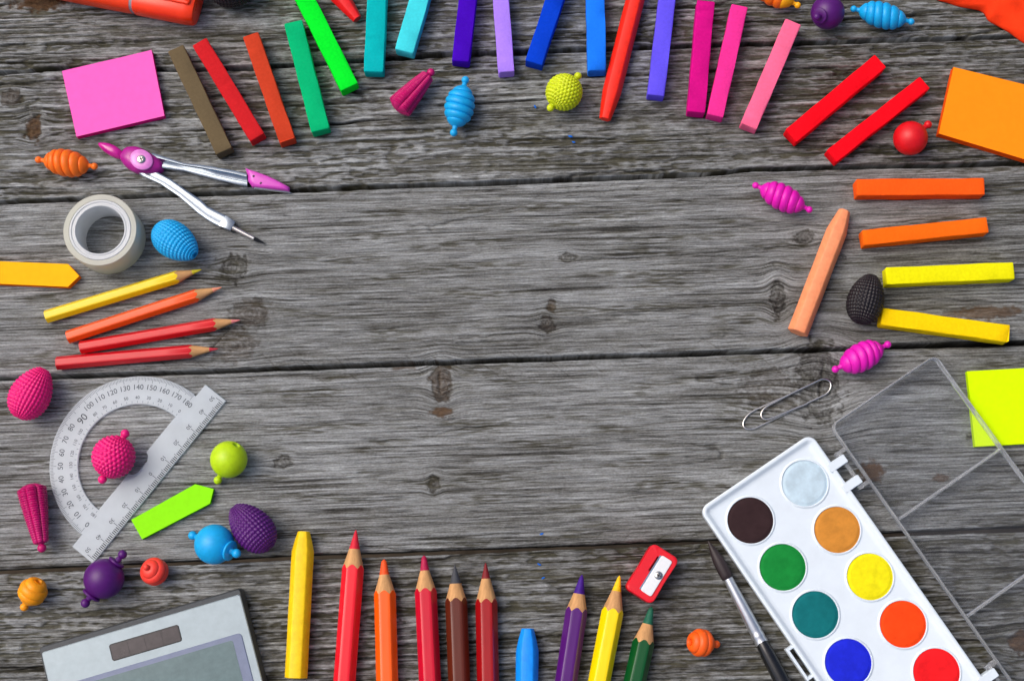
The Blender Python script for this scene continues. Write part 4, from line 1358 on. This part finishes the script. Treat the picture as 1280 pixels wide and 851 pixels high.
v, f = lathe([(fl - 2 * U, 7.4 * U), (fl + 0.5 * U, 7.8 * U), (fl + 14 * U, 9.0 * U), (fl + 60 * U, 10.0 * U), (fl + 140 * U, 7.0 * U), (fl + 300 * U, 3.5 * U), (fl + 306 * U, 1.5 * U)], 28)
hb = 10.0 * U
mesh_obj('handle', [(x, y, z + hb) for x, y, z in v], f, mat('black_lacquer', (14, 14, 16), 0.2, 0.5, 0.1, coat=0.5), br, True, sharp=40)

# ------------------------------------------------------------------ watercolour box with clear lid
HT = 22 * U
w0 = P(878, 637, HT); w1 = P(1013.6, 545, HT)
wd = w1 - w0
box = empty('watercolor_box', (w0.x, w0.y, 0.00003), math.atan2(wd.y, wd.x), 'white watercolour paint box opened flat with its clear lid', 'paint box')
M_WHITE = mat('white_plastic', (220, 231, 239), 0.34, 0.5, 0.02, 120, 0.03, 2400)
BW, BL = 164 * U, 426 * U
FZ = HT - 6 * U
# tray: local +X across, local -Y along
v, f = rrect_loft(-3 * U, BW, -BL - 3 * U, 3 * U, 12 * U, [(3 * U, 0), (1.2 * U, 2 * U), (0, HT - 1.5 * U), (0.6 * U, HT - 0.3 * U), (1.6 * U, HT), (3.6 * U, HT), (4.8 * U, HT - 0.5 * U), (7.5 * U, FZ + 1.2 * U), (9.5 * U, FZ + 0.3 * U), (13 * U, FZ)], 8)
tray = mesh_obj('tray', v, f, M_WHITE, box, True, sharp=50)
PAINTS = [('dark brown', (50, 32, 34)), ('green', (12, 132, 52)), ('teal', (4, 108, 112)), ('blue', (24, 38, 206)), ('violet', (74, 30, 168)), ('black', (28, 28, 30)),
          ('white', (190, 212, 224)), ('ochre', (206, 136, 52)), ('yellow', (238, 226, 10)), ('orange', (250, 70, 8)), ('red', (240, 22, 30)), ('crimson', (190, 16, 60))]
RP = 28.0
for k, (nm, rgb) in enumerate(PAINTS):
    cx = (42.0 if k < 6 else 123) * U; cy = -(42.8 + 67.5 * (k % 6)) * U
    m = mat('paint_' + nm.replace(' ', '_'), rgb, 0.82 if nm != 'white' else 0.6, 0.2, 0.07, 220, 0.25, 1800)
    prof = [(0.05, 1.9), (20, 2.0), (23.3, 2.0), (24.2, 1.85), (26.9, 0.35), (RP - 0.3, 0.25), (RP - 0.2, -0.5), (0.05, -0.5)]
    seg = 56
    v, f = loft([[(cx + r * U * math.cos(2 * math.pi * j / seg), cy + r * U * math.sin(2 * math.pi * j / seg), FZ + z * U) for j in range(seg)] for r, z in prof])
    po = mesh_obj('paint_pan', v, f, m, box, True, sharp=40)
    po['label'] = nm + ' paint pan'
    prof = [(RP - 0.1, -0.3), (RP - 0.1, 1.2), (RP + 0.3, 1.6), (RP + 0.9, 1.6), (RP + 1.5, 1.2), (RP + 2.4, 0.4), (RP + 3.5, -0.3)]
    v, f = lathe_z([(r * U, FZ + z * U) for r, z in prof], 56)
    mesh_obj('rim', [(x + cx, y + cy, z) for x, y, z in v], f, M_WHITE, po, True, sharp=60)
# latch tab with its slot on the left side: frame of four bars
mb = MB()
for (x0, x1, y0, y1) in ((-12, -8.6, -236, -191), (-8.6, -1.2, -195, -191.2), (-8.6, -1.2, -235.8, -232)):
    mb.add(*rrect_loft(x0 * U, x1 * U, y0 * U, y1 * U, 1.0 * U, [(0, 8 * U), (0, HT - 2.2 * U), (0.7 * U, HT - 1.5 * U)], 3))
mb.build('latch_tab', M_WHITE, box, True, sharp=40)
for y in (-45, -75, -351, -381):
    v, f = rrect_loft(157 * U, 182 * U, (y - 5.6) * U, (y + 5.6) * U, 1.5 * U, [(0, 9 * U), (0, HT - 0.6 * U), (0.7 * U, HT + 0.25 * U)], 3)
    mesh_obj('hinge_lug', v, f, M_WHITE, box, True, sharp=40)
M_CLEAR = clear_mat('clear_styrene', (0.97, 0.975, 0.98, 1), 0.05, 0.012, (0.85, 0.88, 0.92, 1), 1.52)
g = NT('clear_styrene_edge'); gb = g.n('ShaderNodeBsdfPrincipled')
gb.inputs['Base Color'].default_value = (0.93, 0.95, 0.97, 1); gb.inputs['Roughness'].default_value = 0.06
gb.inputs['Transmission Weight'].default_value = 0.86; gb.inputs['IOR'].default_value = 1.5; gb.inputs['Specular IOR Level'].default_value = 0.7
g.l(gb.outputs[0], g.out.inputs[0]); M_EDGE = g.m
# lid lies open: floor 4 mm above the table (hung from the hinge, resting on the note pad), walls up
LX0, LX1, LY0, LY1 = 189 * U, 349 * U, -424 * U, -2 * U
LZ0, LZ1 = 10.5 * U, 23 * U
v, f = rrect_loft(LX0 + 3 * U, LX1 - 3 * U, LY0 + 3 * U, LY1 - 3 * U, 8 * U, [(0, LZ0 + 0.1 * U), (0, LZ0 + 1.6 * U)], 8)
lid = mesh_obj('lid', v, f, M_CLEAR, box, False)
lid['label'] = 'clear plastic lid with mixing compartments'


def frame_loft(x0, x1, y0, y1, r, steps):
    secs = [[(x, y, z) for x, y in rrect(x0 + i, x1 - i, y0 + i, y1 - i, max(r - i, 1 * U), 8)] for i, z in steps]
    n = len(secs[0]); v, f = loft(secs, cap=False)
    m = len(steps)
    for j in range(n):
        k = (j + 1) % n; f.append(((m - 1) * n + j, (m - 1) * n + k, k, j))
    return v, f


v, f = frame_loft(LX0, LX1, LY0, LY1, 11 * U, [(1.2 * U, LZ0), (0, LZ0 + 1 * U), (0, LZ1 - 1 * U), (0.8 * U, LZ1), (1.7 * U, LZ1), (2.4 * U, LZ1 - 1 * U), (3.4 * U, LZ0 + 2.0 * U), (3.0 * U, LZ0)])
mesh_obj('wall', v, f, M_EDGE, lid, True, sharp=50)
for y in (-142, -281):
    v, f = loft([[(x, (y + dy) * U, z) for dy, z in ((-2.2, LZ0 + 1.7 * U), (-1.3, LZ1 - 4 * U), (-0.7, LZ1 - 3 * U), (0.7, LZ1 - 3 * U), (1.3, LZ1 - 4 * U), (2.2, LZ0 + 1.7 * U))] for x in (LX0 + 3.2 * U, LX1 - 3.2 * U)])
    mesh_obj('divider', v, f, M_EDGE, lid, True, sharp=40)
for y in (-60, -366):
    v, f = tube([Vector((179 * U, (y - 26) * U, 15 * U)), Vector((179 * U, (y + 26) * U, 15 * U))], 2.6 * U, 14)
    mesh_obj('hinge_pin', v, f, M_EDGE, lid, True, sharp=40)
    for yy in (y - 24, y + 24):
        v, f = rrect_loft(174 * U, 190.5 * U, (yy - 2.6) * U, (yy + 2.6) * U, 1 * U, [(0, 10.6 * U), (0, 19 * U), (0.6 * U, 19.6 * U)], 3)
        mesh_obj('hinge_ear', v, f, M_EDGE, lid, True, sharp=40)

# ------------------------------------------------------------------ paper clip
def cq(X, Y): return (900 + X / 3.368, 400 + Y / 3.368)


def arc_px(p, q, bulge, n=12):
    """half ellipse from p to q bulging along the vector bulge"""
    p, q, b = Vector(p), Vector(q), Vector(bulge); c = (p + q) / 2; h = (p - q) / 2
    return [tuple(c + h * math.cos(math.pi * k / n) + b * math.sin(math.pi * k / n)) for k in range(n + 1)]


path = [cq(338, 291), cq(240, 336)]
path += arc_px(cq(146, 379), cq(160, 449), Vector((-16.5, 8.5)))
path += [cq(300, 381)]
path += arc_px(cq(440, 315), cq(412, 256), Vector((11.5, -6.5)))
path += [cq(300, 309)]
path += arc_px(cq(206, 358), cq(226, 409), Vector((-12.5, 6.5)))
path += [cq(300, 378), cq(367, 352)]
cp = P(*cq(290, 350), 2 * U)
zs = []
N = len(path)
pts = []
for i, q in enumerate(path):
    t = i / (N - 1)
    z = 1.5 * U + (2.6 * U if t > 0.66 else (2.6 * U * max(0, (t - 0.52) / 0.14) if t > 0.52 else 0))
    w = P(*q, z); pts.append(Vector((w.x - cp.x, w.y - cp.y, z)))
v, f = tube(pts, 1.35 * U, 12)
clip = mesh_obj('paper_clip', v, f, M_STEEL, None, True, (cp.x, cp.y, 0.00003), sharp=60)
tag(clip, 'silver wire paper clip lying over the large wood knot', 'paper clip')

# ------------------------------------------------------------------ chalk crumbs
rng = random.Random(3)
CR = [(713, 171, 3.2, 'blue chalk crumb on bare wood below the long red crayon'), (717, 178, 2.4, 'tiny blue chalk crumb just below the larger blue one'),
      (669, 134, 2.6, 'blue chalk crumb beside the lime studded bead'), (677, 667, 2.6, 'blue chalk crumb on bare wood above the yellow pencil'),
      (674, 705, 2.6, 'blue chalk crumb just below the bottom plank gap'), (679, 722, 2.4, 'blue chalk crumb between dark red and purple pencils')]
for x, y, s, lab in CR:
    c = P(x, y, 0)
    v, f = lathe([(-1, 0.2), (-0.5, 0.75), (0.1, 0.9), (0.7, 0.6), (1.0, 0.15)], 8, lambda s_, r, th, i: r * rng.uniform(0.65, 1.1))
    v = [(a * s * U, b * s * U * 0.55, c_ * s * U * 0.45 + s * U * 0.35) for a, b, c_ in v]
    o = mesh_obj('chalk_crumb', v, f, chalk_mat('crumb', (30, 110, 214)), None, False, (c.x, c.y, -0.0001), rng.uniform(0, 3))
    tag(o, lab, 'chalk crumb', 'blue chalk crumbs')
